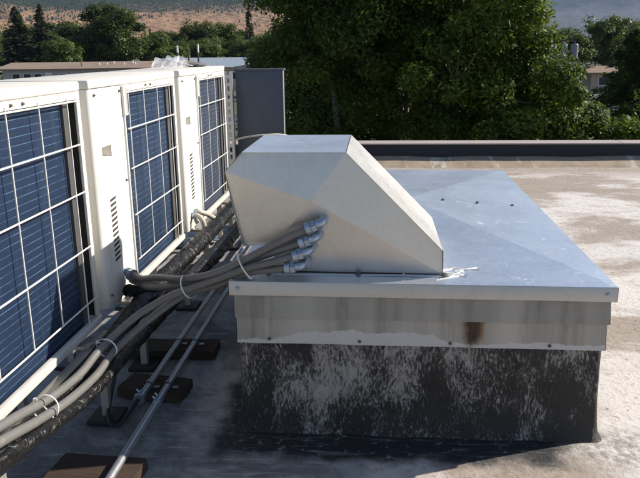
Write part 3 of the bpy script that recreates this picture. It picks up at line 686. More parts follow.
for k, (lab, pts) in enumerate((('pale bent hose at the near corner of the farthest unit, left of the pair', [(-0.872, 3.235, 0.392), (-0.845, 3.23, 0.392), (-0.822, 3.225, 0.368), (-0.815, 3.235, 0.320), (-0.808, 3.26, 0.275), (-0.80, 3.29, 0.24)]),
                                 ('pale bent hose at the near corner of the farthest unit, right of the pair', [(-0.872, 3.285, 0.398), (-0.845, 3.29, 0.396), (-0.825, 3.34, 0.375), (-0.815, 3.43, 0.335), (-0.808, 3.52, 0.310), (-0.800, 3.60, 0.305)]))):
    o = Vector(pts[2]); h = tag(empty('drain_hose', pts[2]), lab, 'hose', 'pale hoses of the farthest unit')
    MB().tube([q-o for q in spline(pts, 8)], 0.0125, 12).build('hose', 'hose_pale', h, True)
    a = Vector(pts[0]); MB().tube([a-o, a+Vector((0.014, 0, 0))-o], 0.019, 6).build('gland_nut', 'zinc', h)
c_ = MB().tube([q-Vector((-0.80, 1.96, 0.02)) for q in spline([(-0.770, 2.045, 0.0505), (-0.785, 1.99, 0.03), (-0.80, 1.95, 0.014), (-0.83, 1.95, 0.012), (-0.855, 2.0, 0.03), (-0.86, 2.08, 0.10), (-0.85, 2.13, 0.2), (-0.83, 2.16, 0.27)], 8)], 0.0065, 8).build('black_cable', 'rubber', None, True, (-0.80, 1.96, 0.02))
tag(c_, 'thin black cable drooping from the short pipe end to the line sets', 'cable')

# ------------------------------------------------------------------ galvanised pipes on timber blocks
def pipe(label, x, y0, y1, z, fit):
    s = tag(empty('metal_pipe', (x, y0, z)), label, 'pipe', 'galvanised pipes on timber blocks')
    if fit == 'coupling':
        yc = 2.044
        MB().tube([(0, 0, 0), (0, yc-y0-0.001, 0)], 0.0118, 14).build('near_length', 'galv_pipe', s, True)
        MB().tube([(0, yc-y0, 0), (0.004, y1-y0, 0)], 0.0105, 14).build('far_length', 'galv_pipe', s, True)
        MB().tube([(0, yc-y0-0.020, 0), (0, yc-y0+0.020, 0)], 0.0145, 14).build('coupling', 'zinc', s, True)
        for d in (-0.012, 0.012): MB().tube([(-0.008, yc-y0+d, 0.012), (-0.014, yc-y0+d, 0.020)], 0.0035, 6).build('set_screw', 'zinc', s)
    else:
        MB().tube([(0, 0.02, 0), (0.010, y1-y0, 0)], 0.0105, 14).build('length', 'galv_pipe', s, True)
        MB().tube([(0, 0.004, 0), (0, 0.040, 0)], 0.0150, 14).build('connector', 'zinc', s, True)
        MB().tube([(0, -0.006, 0), (0, 0.006, 0)], 0.0195, 8).build('lock_nut', 'zinc', s)
        MB().tube([(-0.008, 0.024, 0.013), (-0.016, 0.024, 0.022)], 0.0035, 6).build('set_screw', 'zinc', s)
    for y in (2.16, 2.53):
        if y > y0:
            b = MB(); n = 10; vs = []
            for i in range(n+1):
                a = PI*i/n; vs += [(0.0135*math.cos(a), y-y0-0.009, 0.0135*math.sin(a)), (0.0135*math.cos(a), y-y0+0.009, 0.0135*math.sin(a))]
            b.add(vs, [(i*2, i*2+1, i*2+3, i*2+2) for i in range(n)]); b.box((0.0136, y-y0-0.009, -0.0115), (0.034, y-y0+0.009, -0.0095)); b.build('pipe_strap', 'zinc', s)
pipe('long galvanised pipe with a coupling, lying nearest the curb on timber blocks', -0.702, 1.40, 4.6, 0.0505, 'coupling')
pipe('shorter galvanised pipe with an open end fitting, lying beside the long pipe', -0.768, 2.050, 4.6, 0.0505, 'end')
def timber(label, x0, x1, y0, y1, h, rz, seed):
    cx, cy = (x0+x1)/2, (y0+y1)/2; bm = bmesh.new(); bmesh.ops.create_cube(bm, size=1)
    for q in bm.verts: q.co = Vector((q.co.x*(x1-x0), q.co.y*(y1-y0), (q.co.z+0.5)*h))
    bmesh.ops.subdivide_edges(bm, edges=bm.edges[:], cuts=5, use_grid_fill=True)
    for q in bm.verts: q.co += Vector((mnoise.noise(q.co*30+Vector((seed, 0, 0))), mnoise.noise(q.co*30+Vector((0, seed, 5))), mnoise.noise(q.co*25+Vector((9, 0, seed)))))*0.0035
    bm.verts.index_update(); b = MB(); b.add([q.co for q in bm.verts], [[q.index for q in f.verts] for f in bm.faces]); bm.free()
    o = b.build('wood_block', 'timber'); o.location = (cx, cy, 0.002); o.rotation_euler = (0, 0, rz); return tag(o, label, 'timber', 'timber blocks under the pipes')
timber('weathered timber block at the bottom edge of the picture, under the long pipe', -0.89, -0.645, 1.575, 1.735, 0.036, -0.06, 1)
timber('middle timber block under both galvanised pipes', -0.875, -0.645, 2.135, 2.255, 0.034, -0.16, 2)
timber('timber block farther back under both pipes, beside the curb', -1.0, -0.615, 2.465, 2.585, 0.034, 0.02, 3)
timber('pale timber offcut between the line sets and the curb, farther back', -0.90, -0.60, 3.36, 3.46, 0.034, 0.05, 4)

# ------------------------------------------------------------------ cabinet and slotted strut behind the units
cb = tag(empty('equipment_cabinet', (-0.745, 4.55, 0)), 'dark blue-grey sheet metal cabinet standing behind the farthest unit', 'cabinet')
MB().rbox((-0.152, 0.004, 0.10), (0.150, 0.10, 1.030), 0.004, 2).build('body', 'cabinet', cb, True)
MB().box((-0.158, 0.0, 1.0305), (0.1585, 0.108, 1.042)).build('top_lip', 'cabinet', cb)
MB().rbox((0.1505, 0.0, 0.10), (0.1575, 0.02, 1.030), 0.002, 1).build('lit_edge', 'cabinet_lit', cb)  # pale strip that puts the sunlit edge into the colour
MB().rbox((0.151, 0.03, 0.70), (0.160, 0.05, 0.73), 0.002, 1).build('latch', 'slot_dark', cb)
for x in (-0.12, 0.12): MB().box((x-0.03, -0.06, -0.004), (x+0.03, 0.16, 0.0995)).build('foot', 'galv_edge', cb)
st = tag(empty('slotted_strut', (-0.925, 4.46, 0)), 'upright galvanised strut channel with a row of slots beside the cabinet', 'strut')
b = MB(); y0_, y1_ = 0.0, 0.003; H_ = 1.03; pz = 0.048; N_ = 20
b.box((-0.0205, y0_, 0.0), (-0.0075, y1_, H_)); b.box((0.0075, y0_, 0.0), (0.0205, y1_, H_))
for k in range(N_+1): b.box((-0.0075, y0_, max(0, k*pz+0.028)), (0.0075, y1_, min(H_, k*pz+0.048)))
b.build('slotted_web', 'galv_pipe', st)
for x in (-0.0235, 0.0206): MB().box((x, 0.0, 0.0), (x+0.0029, 0.041, H_)).build('flange', 'galv_pipe', st)
MB().box((-0.05, -0.02, -0.006), (0.05, 0.06, -0.0005)).build('base_plate', 'galv_pipe', st)
st2 = tag(empty('steel_post', (-0.985, 4.30, 0)), 'plain pale steel post between the farthest unit and the slotted strut', 'post')
MB().rbox((-0.014, -0.014, 0.0), (0.014, 0.014, 1.045), 0.003, 2).build('post', 'galv_edge', st2, True); MB().box((-0.05, -0.05, -0.006), (0.05, 0.05, -0.0005)).build('base_plate', 'galv_pipe', st2)
tag(MB().tube([q-Vector((-0.7, 4.4, 0.6)) for q in spline([(-0.90, 4.44, 0.60), (-0.84, 4.38, 0.625), (-0.76, 4.36, 0.640), (-0.68, 4.38, 0.645), (-0.60, 4.44, 0.640), (-0.55, 4.50, 0.61), (-0.54, 4.53, 0.5)], 8)], 0.006, 8).build('grey_cable', 'hose_pale', None, True, (-0.7, 4.4, 0.6)), 'thin grey cable looping in front of the dark cabinet', 'cable')

# ------------------------------------------------------------------ litter on top of the units
b = MB(); N = 22; vs = []
for j in range(N):
    for i in range(N):
        u_, v_ = i/(N-1), j/(N-1); x = -1.06+0.13*v_; y = 3.36+0.27*u_
        pk = max(0, 1-abs(u_-0.24-0.10*v_)/(0.16 if u_ < 0.24+0.10*v_ else 0.62))
        z = 1.0735+0.050*pk*(0.55+0.45*math.sin(PI*(0.15+0.7*v_)))+0.026*abs(mnoise.noise(Vector((u_*7, v_*7, 2))))+0.012*abs(mnoise.noise(Vector((u_*18, v_*18, 4))))
        vs.append((x+0.03*mnoise.noise(Vector((u_*5, v_*5, 8))), y+0.035*mnoise.noise(Vector((u_*5, v_*4, 12))), z))
ob = MB().add(vs, [(j*N+i, j*N+i+1, (j+1)*N+i+1, (j+1)*N+i) for j in range(N-1) for i in range(N-1)]).build('plastic_sheet', 'clear_plastic')
tag(ob, 'crumpled clear plastic sheet lying on top of the farthest unit', 'plastic sheet')
b = MB(); bm = bmesh.new(); bmesh.ops.create_icosphere(bm, subdivisions=3, radius=1)
for q in bm.verts:
    d = 1+0.25*mnoise.noise(q.co*2.5); q.co = Vector((q.co.x*0.06*d, q.co.y*0.09*d, max(-0.010, q.co.z*0.013*d)))
bm.verts.index_update(); b.add([q.co for q in bm.verts], [[q.index for q in f.verts] for f in bm.faces]); bm.free()
plain('rag', (0.16, 0.16, 0.17), 0.9, 0, 0.3, 30, 0.003)
tag(b.build('folded_rag', 'rag', None, True, (-1.0, 3.98, 1.082)), 'small grey folded rag on top of the farthest unit', 'rag')

# ------------------------------------------------------------------ ground beyond, road, hills
GZ = -4.0
def flat(name, x0, x1, y0, y1, z, mat): return tag(MB().add([(x0, y0, z), (x1, y0, z), (x1, y1, z), (x0, y1, z)], [(0, 1, 2, 3)]).build(name, mat), kind='structure')
flat('ground', -9000, 9000, -9000, 9000, GZ, 'ground')
flat('road', -200, 200, 50, 60, GZ+0.02, 'asphalt')
flat('pavement', 10, 200, 60.0, 62.5, GZ+0.12, 'dirt_lot')
flat('dirt_lot', 13, 60, 62.5, 84, GZ+0.03, 'dirt_lot')
def hills(name, mat, az0, az1, r0, r1, hf, na=170, nr=70):
    vs = []
    for j in range(nr):
        r = r0*(r1/r0)**(j/(nr-1))
        for i in range(na):
            a = R(az0+(az1-az0)*i/(na-1)); x, y = r*math.sin(a), r*math.cos(a); vs.append((x, y, GZ-1+hf(x, y, r, math.degrees(a))))
    return tag(MB().add(vs, [(j*na+i, j*na+i+1, (j+1)*na+i+1, (j+1)*na+i) for j in range(nr-1) for i in range(na-1)]).build(name, mat, None, True), kind='structure')
def fb(x, y, s, o=5):
    return mnoise.fractal(Vector((x*s, y*s, 1.7)), 1.0, 2.1, o)
def sst(a, b_, x):
    t_ = max(0, min(1, (x-a)/(b_-a))); return t_*t_*(3-2*t_)
def hf_left(x, y, r, a):
    side = 1-sst(-6, 16, a)
    h = sst(600, 2300, r)*150+sst(1500, 4200, r)*330
    return side*(h+sst(600, 1500, r)*38*fb(x, y, 0.0016)) - (1-side)*6
def hf_right(x, y, r, a):
    h = sst(3200, 6500, r)*560+sst(5200, 7600, r)*260
    return h*(1+0.16*fb(x, y, 0.0006)) + sst(3300, 5000, r)*70*fb(x+500, y, 0.0016) - 3
hills('hills', 'foothill', -62, 26, 560, 4600, hf_left)
hills('mountains', 'mountain', -75, 75, 3000, 7800, hf_right, 220, 60)

# ------------------------------------------------------------------ trees
def leaves_mesh(name, C, A, B, tint, mat, parent):
    n = len(C); V = np.empty((n, 4, 3)); V[:, 0] = C-A; V[:, 1] = C-A*0.1+B; V[:, 2] = C+A; V[:, 3] = C-A*0.1-B
    me = bpy.data.meshes.new(name); me.vertices.add(n*4); me.loops.add(n*4); me.polygons.add(n)
    me.vertices.foreach_set('co', V.reshape(-1).astype(np.float32)); me.loops.foreach_set('vertex_index', np.arange(n*4, dtype=np.int32))
    me.polygons.foreach_set('loop_start', np.arange(0, n*4, 4, dtype=np.int32)); me.update(calc_edges=True)
    at = me.attributes.new('tint', 'FLOAT', 'FACE'); at.data.foreach_set('value', tint.astype(np.float32))
    me.materials.append(M[mat]); o = bpy.data.objects.new(name, me); COL.objects.link(o); o.parent = parent; return o
def unit(v): return v/np.maximum(np.linalg.norm(v, axis=-1, keepdims=True), 1e-9)
def build_tree(name, seed, H, rx, ry, cz, rz, ntip, nleaf, L, leafmat_, bark='bark', clump=0.5, tr=0.16, droop=0.0, limbs=7):
    """local origin at the foot; crown = clumps of leaves at the tips of real limbs, inside an uneven envelope"""
    g = np.random.default_rng(seed); root = empty(name)
    wood = MB(); top = Vector((g.uniform(-.05, .05)*rx, g.uniform(-.05, .05)*ry, cz+0.35*rz))
    trunk = spline([(0, 0, -0.1), (g.uniform(-.1, .1)*rx*.5, g.uniform(-.1, .1)*ry*.5, cz*0.35), (g.uniform(-.1, .1)*rx, g.uniform(-.1, .1)*ry, cz*0.75), top], 5)
    k = len(trunk); wood.tube(trunk, [tr*(1-0.82*i/(k-1)) for i in range(k)], 8)
    # tips
    lob = unit(g.normal(size=(9, 3))); lam = g.uniform(-0.28, 0.22, 9)
    tips = []
    tries = 0; dmin = 0.9*(rx*ry*rz/ntip)**(1/3)
    while len(tips) < ntip and tries < ntip*40:
        tries += 1; d = unit(g.normal(size=3)); q = g.random()**0.42
        amp = 1+float(np.sum(lam*np.maximum(0, lob@d)**4)); p = np.array([d[0]*rx, d[1]*ry, d[2]*rz])*q*amp+np.array([0, 0, cz])
        if p[2] < 0.12*H: continue
        if all((p-t_) @ (p-t_) > dmin*dmin*0.8 for t_ in tips): tips.append(p)
    tips = np.array(tips)
    # main limbs to a spread of tips, then twigs from the nearest limb point
    order = g.permutation(len(tips))[:limbs]; nodes = [np.array(q) for q in trunk[k//3:]]; nr = [tr*0.4]*len(nodes)
    for o in order:
        t_ = tips[o]; zz = np.clip((t_[2]-0.35*np.hypot(t_[0], t_[1])), cz*0.3, top.z); f = min(k-1, int(zz/top.z*(k-1))); s_ = np.array(trunk[f])
        mid = s_*0.5+t_*0.5+np.array([0, 0, 0.10*np.linalg.norm(t_-s_)])+g.normal(size=3)*0.04*rx
        pth = spline([s_, mid, t_], 5); r0 = tr*(1-0.82*f/(k-1))*0.6; wood.tube(pth, [max(0.008, r0*(1-0.85*i/10)) for i in range(len(pth))], 6)
        nodes += [np.array(q) for q in pth[2:]]
    NA = np.array(nodes)
    for t_ in tips:
        j = np.argmin(np.sum((NA-t_)**2, axis=1)+0.5*np.maximum(0, NA[:, 2]-t_[2])**2); s_ = NA[j]
        if np.linalg.norm(t_-s_) < 1e-3: continue
        mid = (s_+t_)/2+np.array([0, 0, 0.08*np.linalg.norm(t_-s_)])
        pth = spline([s_, mid, t_], 3); r0 = min(0.05, 0.012+0.012*np.linalg.norm(t_-s_)); wood.tube(pth, [r0*(1-0.75*i/(len(pth)-1)) for i in range(len(pth))], 5, False)
    wood.build('trunk', bark, root, True)
    # leaves
    nt = len(tips); w = g.uniform(0.45, 1.6, nt); w /= w.sum(); idx = g.choice(nt, nleaf, p=w)
    rad = clump*g.uniform(0.7, 1.35, nt)[idx]
    d = unit(g.normal(size=(nleaf, 3))); q = g.random((nleaf, 1))**0.45
    C = tips[idx]+d*q*rad[:, None]*np.array([1.0, 1.0, 0.72]); C[:, 2] -= droop*rad*q[:, 0]
    nrm = unit(d*0.8+np.array([0, 0, 0.75])+g.normal(size=(nleaf, 3))*0.55)
    a = unit(np.cross(nrm, g.normal(size=(nleaf, 3)))); bb = np.cross(nrm, a); s_ = g.uniform(0.65, 1.3, (nleaf, 1))*L
    tint = np.clip(g.uniform(0.2, 0.8, nt)[idx]+g.normal(size=nleaf)*0.18, 0, 1)
    leaves_mesh('crown', C, a*s_, bb*s_*0.46, tint, leafmat_, root)
    return root
def build_conifer(name, seed, H, r, mat='needle', nb=170, nq=44, tr=0.14, gap=0.0, taper=1.0):
    g = np.random.default_rng(seed); root = empty(name); wood = MB()
    wood.tube([(0, 0, -0.1), (0.02*H*g.uniform(-1, 1)*0.3, 0, H*0.5), (0, 0, H)], [tr, tr*0.6, 0.012], 7)
    Cs = []; As = []; Bs = []; T = []
    for k in range(nb):
        f = (k+g.random())/nb; z = H*(0.08+0.91*f); ln = r*((1-f)**taper)*g.uniform(0.65, 1.15)+0.04*r; az = g.uniform(0, 2*PI)
        if g.random() < gap: continue
        d = np.array([math.cos(az), math.sin(az), 0.0]); e = np.array([0, 0, z])+d*ln+np.array([0, 0, -0.22*ln+0.25*ln*f])
        s_ = np.array([0, 0, z]); mid = (s_+e)/2+np.array([0, 0, 0.03*ln]); wood.tube([s_, mid, e], [0.018+0.012*ln*0.3, 0.014, 0.006], 4, False)
        n = max(6, int(nq*(ln/r)**0.8)); u_ = g.random(n)**0.75; p = s_[None]*(1-u_[:, None])+e[None]*u_[:, None]; sd = np.array([-d[1], d[0], 0])
        wdt = (0.26*ln*(1.15-u_)+0.05)[:, None]; off = g.uniform(-1, 1, (n, 1)); p = p+sd*off*wdt+np.stack([0*u_, 0*u_, g.normal(size=n)*0.05*r-0.06*ln*np.abs(off[:, 0])], 1)
        a = unit(d[None]*0.8+sd[None]*off*0.9+np.array([0, 0, -0.25])+g.normal(size=(n, 3))*0.25); nn = unit(np.array([0, 0, 1.0])+g.normal(size=(n, 3))*0.5); bb = unit(np.cross(nn, a)); L = g.uniform(0.7, 1.3, (n, 1))*0.115*min(r, 2.0)+0.03
        Cs.append(p); As.append(a*L); Bs.append(bb*L*0.38); T.append(np.clip(0.3+0.4*u_+g.normal(size=n)*0.15, 0, 1))
    wood.build('trunk', 'bark', root, True)
    leaves_mesh('crown', np.concatenate(Cs), np.concatenate(As), np.concatenate(Bs), np.concatenate(T), mat, root); return root
def place(o, x, y, label, cat='tree', group=None, rz=0.0, s=(1, 1, 1), z=GZ):
    o.location = (x, y, z); o.rotation_euler = (0, 0, rz); o.scale = s; return tag(o, label, cat, group)

# the big trees just beyond the parapet
G1 = 'large leafy trees just beyond the parapet'
place(build_tree('leafy_tree', 11, 9.5, 2.35, 2.6, 5.7, 3.6, 95, 52000, 0.064, 'leaf_dark', 'bark', 0.62, 0.17), -1.05, 20.5, 'dark leafy tree directly behind the hood, left of the pale bare limbs', group=G1)
place(build_tree('leafy_tree', 12, 9.5, 2.4, 2.4, 5.4, 3.3, 78, 44000, 0.064, 'leaf_near', 'bark_pale', 0.60, 0.13, limbs=10), 0.95, 21.0, 'leafy tree with pale bare limbs showing, behind the middle of the parapet', group=G1)
place(build_tree('leafy_tree', 13, 9.8, 1.95, 2.2, 5.4, 3.9, 84, 58000, 0.070, 'leaf_near', 'bark', 0.60, 0.18), 2.35, 19.6, 'tallest bright green tree behind the right half of the cap', group=G1)
place(build_tree('leafy_tree', 14, 6.2, 1.45, 1.6, 3.2, 1.75, 44, 34000, 0.070, 'leaf_near', 'bark', 0.52, 0.13), 3.75, 18.0, 'lower rounded bright tree leaning right, in front of the tallest bright tree', group=G1)
place(build_tree('leafy_tree', 15, 9.8, 2.6, 2.4, 6.4, 3.0, 75, 32000, 0.075, 'leaf_dark', 'bark', 0.6, 0.18), 0.4, 25.5, 'dark tree whose crown fills the gap above the pale limbs', group=G1)
place(build_tree('leafy_tree', 16, 8.5, 1.9, 2.0, 4.8, 2.7, 75, 30000, 0.075, 'leaf_dark', 'bark', 0.6, 0.16), -2.3, 26.0, 'dark rounded tree just right of the grey cabinet', group=G1)
place(build_tree('leafy_tree', 17, 5.4, 1.55, 1.6, 3.0, 1.6, 50, 26000, 0.070, 'leaf_dark', 'bark', 0.5, 0.13), 8.0, 19.0, 'dark leafy tree at the right edge of the picture', group=G1)
# shrubs low against the parapet
shr = build_tree('shrub', 21, 2.8, 1.5, 1.3, 1.5, 1.2, 40, 13000, 0.06, 'leaf_near', 'bark', 0.42, 0.05)
place(shr, 6.3, 17.4, 'round green shrub at the foot of the road gap', 'shrub', 'shrubs beyond the parapet', z=GZ+0.2, s=(1.2, 1.2, 1.25))
for (x, y, s_, rz, l) in ((7.6, 15.9, 1.05, 1.0, 'round shrub right of the road gap, near the right edge'), (3.0, 15.8, 0.95, 2.2, 'low shrub under the tallest bright tree'), (0.2, 17.2, 1.0, 3.4, 'low shrub under the pale bare limbs'), (-1.9, 17.0, 1.0, 4.1, 'low shrub right of the hood top, under the dark tree'), (5.0, 15.4, 0.95, 5.2, 'low shrub under the leaning bright tree'),
        (-2.6, 23.5, 1.4, 0.7, 'tall dark shrub between the cabinet and the hood top'), (-0.4, 24.0, 1.6, 1.9, 'tall shrub filling the gap behind the pale trunk'), (2.3, 24.5, 1.6, 2.9, 'tall shrub behind the trunks in the middle of the parapet'), (4.6, 24.0, 1.5, 3.9, 'tall shrub behind the leaning bright tree')):
    place(copy_tree(shr), x, y, l, 'shrub', 'shrubs beyond the parapet', rz, (s_, s_, s_), GZ+0.2)

# farther trees: right side, beyond the road
protoA = build_tree('leafy_tree', 31, 10, 3.6, 3.6, 6.2, 3.6, 70, 11000, 0.20, 'leaf_mid', 'bark', 0.95, 0.25)
place(protoA, 28, 92, 'bushy green tree on the skyline left of the dark pine at right', group='trees beyond the road', s=(0.95, 0.95, 0.95))
place(build_conifer('pine_tree', 32, 9.5, 3.4, 'leaf_dark', 150, 150, 0.22, 0.12, 0.7), 16.9, 49.5, 'dark spreading pine beyond the road at the right', group='trees beyond the road', s=(0.85, 0.85, 0.66))
def cp(src, x, y, label, group, rz, s): return place(copy_tree(src), x, y, label, 'tree', group, rz, s)
GR = 'trees beyond the road'
cp(protoA, 34.5, 105, 'skyline tree directly above the dark pine', GR, 2.0, (1.2, 1.2, 0.92))
cp(protoA, 40, 112, 'skyline tree at the right edge of the picture', GR, 3.0, (1.3, 1.3, 0.95))
cp(protoA, 22, 88, 'skyline tree behind the transformer pole', GR, 4.4, (0.95, 0.95, 0.80))
cp(protoA, 17, 78, 'tree just left of the transformer pole', GR, 5.0, (0.85, 0.85, 0.62))
cp(protoA, 11, 80, 'tree beyond the road, seen through the bright trees', GR, 0.4, (0.9, 0.9, 0.6))
cp(protoA, 24.5, 66, 'dark tree standing right of the dirt lot', GR, 1.1, (0.9, 0.9, 0.55))
cp(protoA, 3.5, 84, 'tree beyond the road behind the pale limbs', GR, 1.7, (1, 1, 0.66))
cp(protoA, -5, 80, 'tree beyond the road behind the hood', GR, 2.7, (1, 1, 0.66))
cp(protoA, -12, 84, 'tree beyond the road behind the cabinet', GR, 3.7, (1, 1, 0.72))

# left treeline, about a hundred metres off
GL = 'trees behind the long low house'
sp = build_conifer('spruce_tree', 41, 12.5, 2.6, 'needle', 190, 46, 0.2, 0.0, 0.85)
place(sp, -54.6, 108, 'dark brownish spruce at the left, behind the long low house', group=GL, s=(1.6, 1.6, 0.97))
cp(sp, -52.0, 110.5, 'second brownish spruce, just right of the left spruce', GL, 2.0, (1.35, 1.35, 1.0))
cp(sp, -23.6, 135, 'tall narrow dark spruce above the metal roofed building', GL, 4.0, (0.8, 0.8, 1.13))
cp(sp, -41.2, 131, 'small dark spruce between the brownish spruces and the large round tree', GL, 1.0, (0.7, 0.7, 0.74))
big = build_tree('leafy_tree', 42, 12.5, 5.4, 5.0, 7.4, 5.0, 90, 17000, 0.27, 'leaf_mid', 'bark', 1.25, 0.3)
place(big, -41.3, 112, 'large round tree on the left skyline behind the long low house', group=GL, s=(1.06, 1.06, 1.0))
cp(big, -62.5, 112, 'dark tree at the extreme left edge of the picture', GL, 1.2, (0.62, 0.62, 0.72))
br = build_tree('leafy_tree', 43, 8.0, 2.9, 2.8, 4.6, 3.2, 50, 8000, 0.24, 'leaf_bright', 'bark', 0.95, 0.2)
place(br, -46.2, 104, 'lighter green tree right of the two brownish spruces', group=GL)
cp(br, -47.0, 111, 'lighter green tree touching the left flank of the large round tree', GL, 2.2, (1, 1, 1.08))
cp(br, -31.4, 110, 'green tree at the right foot of the large round tree', GL, 3.0, (1.0, 1.0, 0.86))
cp(protoA, -28.6, 122, 'green tree with small dark spire beyond the brick wall', GL, 3.4, (0.8, 0.8, 0.80))
cp(protoA, -24.8, 126, 'mid green tree above the left end of the metal roof', GL, 0.6, (0.9, 0.9, 0.80))
cp(br, -18.3, 112, 'light green tree above the right end of the metal roof', GL, 5.1, (0.9, 0.9, 0.78))
cp(protoA, -15.5, 120, 'dark tree behind the pale post at the building end', GL, 0.1, (1.0, 1.0, 0.86))
cp(protoA, -34.5, 128, 'tree behind the right flank of the large round tree', GL, 2.1, (1.0, 1.0, 0.78))
cp(sp, -31.5, 133, 'slim dark spruce left of the insulator posts', GL, 5.0, (0.55, 0.55, 0.72))
cp(protoA, -20.8, 118, 'rounded tree behind the middle of the metal roof', GL, 5.5, (0.85, 0.85, 0.74))
cp(big, -57.0, 122, 'broad tree behind the brownish spruces', GL, 4.5, (0.8, 0.8, 0.70))

cp(br, -60.5, 106, 'light green tree at the extreme left, in front of the dark edge tree', GL, 0.9, (1.0, 1.0, 1.0))
cp(protoA, -36.6, 118, 'olive tree tucked behind the right shoulder of the large round tree', GL, 1.4, (0.9, 0.9, 0.9))
cp(br, -27.0, 115, 'light green tree right of the slim spruces', GL, 0.2, (0.95, 0.95, 0.92))
cp(protoA, -50.2, 124, 'olive tree between the brownish spruces and the lighter green tree', GL, 5.9, (0.9, 0.9, 0.92))
gb = np.random.default_rng(77)
ordn = ['leftmost', 'second from the left', 'third from the left', 'fourth from the left', 'fifth from the left', 'sixth from the left', 'sixth from the right', 'fifth from the right', 'fourth from the right', 'third from the right', 'second from the right', 'rightmost']
for k in range(12):
    x = -75+5.0*k+gb.uniform(-1.2, 1.2); y = 142+gb.uniform(-8, 10); src = (protoA, protoA, br, big)[k % 4]; s_ = gb.uniform(0.85, 1.1)
    f_ = 0.84 if src is big else (1.35 if src is br else 1.12)
    cp(src, x, y, 'tree of the green belt behind the nearer left trees, '+ordn[k], 'trees of the green belt', gb.uniform(0, 6), (s_*1.2, s_*1.2, s_*f_))
# scattered and closing woodland on the slopes: too many and too far to count
gw = np.random.default_rng(5); bmi = bmesh.new(); bmesh.ops.create_icosphere(bmi, subdivisions=1, radius=1); bmi.verts.index_update()
IV = np.array([q.co[:] for q in bmi.verts]); IF = np.array([[q.index for q in f.verts] for f in bmi.faces]); bmi.free()
pts = []
while len(pts) < 42000:
    a = gw.uniform(-33, 0); r = 800+(4300-800)*gw.random()**0.8; x, y = r*math.sin(R(a)), r*math.cos(R(a)); h_ = hf_left(x, y, r, a)
    dens = 0.012+0.988*sst(48, 92, h_+30*fb(x, y, 0.0035, 4)); dens *= 0.25+0.75*sst(-0.25, 0.25, fb(x+900, y, 0.012, 3)+0.9*sst(60, 120, h_))
    if gw.random() < dens: pts.append((x, y, GZ-1+h_))
pts = np.array(pts); n = len(pts); sx = gw.uniform(0.6, 2.0, n)*(0.6+0.5*np.minimum(1, np.hypot(pts[:, 0], pts[:, 1])/2500)); sz = sx*gw.uniform(1.0, 2.2, n)
V = IV[None]*np.stack([sx, sx, sz], 1)[:, None, :]*gw.uniform(0.55, 1.45, (n, len(IV), 1)); V = V+pts[:, None, :]+np.stack([0*sz, 0*sz, sz*0.6], 1)[:, None, :]
Fc = (IF[None]+(np.arange(n)*len(IV))[:, None, None]).reshape(-1, 3)
me = bpy.data.meshes.new('hill_woodland'); me.vertices.add(n*len(IV)); me.loops.add(len(Fc)*3); me.polygons.add(len(Fc))
me.vertices.foreach_set('co', V.reshape(-1).astype(np.float32)); me.loops.foreach_set('vertex_index', Fc.reshape(-1).astype(np.int32)); me.polygons.foreach_set('loop_start', np.arange(0, len(Fc)*3, 3, dtype=np.int32)); me.update(calc_edges=True)
plain('far_foliage', (0.028, 0.040, 0.018), 1.0, 0, 0.5, 0.01); me.materials.append(M['far_foliage'])
hw = bpy.data.objects.new('hill_woodland', me); COL.objects.link(hw); tag(hw, 'dark woodland scattered over the dry slopes and closing towards the ridge', 'woodland', kind='stuff')

# ------------------------------------------------------------------ far buildings and poles
def gable_house(name, x, y, w, d, wall_h, roof_h, rz, wallm, roofm, label, eave=0.5):
    h = tag(empty(name, (x, y, GZ), rz), label, 'house')
    MB().box((-w/2, 0, 0), (w/2, d, wall_h)).build('wall', wallm, h)
    for sgn in (0, 1):
        ya, yb = (-eave, d/2) if sgn == 0 else (d+eave, d/2); b = MB()
        pts = [(-w/2-eave, ya, wall_h+0.02), (w/2+eave, ya, wall_h+0.02), (w/2+eave, yb, wall_h+roof_h), (-w/2-eave, yb, wall_h+roof_h)]
        b.sheet(pts, 0.12, (0, 0, 1)); b.build('roof_slope', roofm, h)
    for sx in (-1, 1): MB().add([(sx*(w/2-0.02), 0.0, wall_h), (sx*(w/2-0.02), d, wall_h), (sx*(w/2-0.02), d/2, wall_h+roof_h)], [(0, 1, 2)]).build('gable', wallm, h)
    return h
def window(h, x, z, w, hh, y=0.0):
    f = MB(); f.box((x-w/2-0.08, y-0.06, z-0.08), (x+w/2+0.08, y-0.005, z)); f.box((x-w/2-0.08, y-0.06, z+hh), (x+w/2+0.08, y-0.005, z+hh+0.08)); f.box((x-w/2-0.08, y-0.06, z), (x-w/2, y-0.005, z+hh)); f.box((x+w/2, y-0.06, z), (x+w/2+0.08, y-0.005, z+hh))
    o = f.build('window', 'white_paint', h); MB().box((x-w/2, y-0.03, z), (x+w/2, y-0.004, z+hh)).build('pane', 'pane', o); return o
hs = gable_house('long_house', -35.7, 88.5, 22.7, 9, 3.20, 0.75, 0.05, 'house_wall', 'house_roof', 'long low house with brown roof behind the units at upper left', 0.7)
for x in (-9.6, -8.2, -6.8, -3.6, -2.0, 2.4): window(hs, x, 1.9, 0.9, 0.8)
dr = MB().box((-5.9, -0.05, 0.0), (-5.0, -0.004, 2.85)).build('door', 'white_paint', hs); MB().tube([(-5.1, -0.06, 1.0), (-5.1, -0.12, 1.0)], 0.04, 8).build('handle', 'galv_pipe', dr)
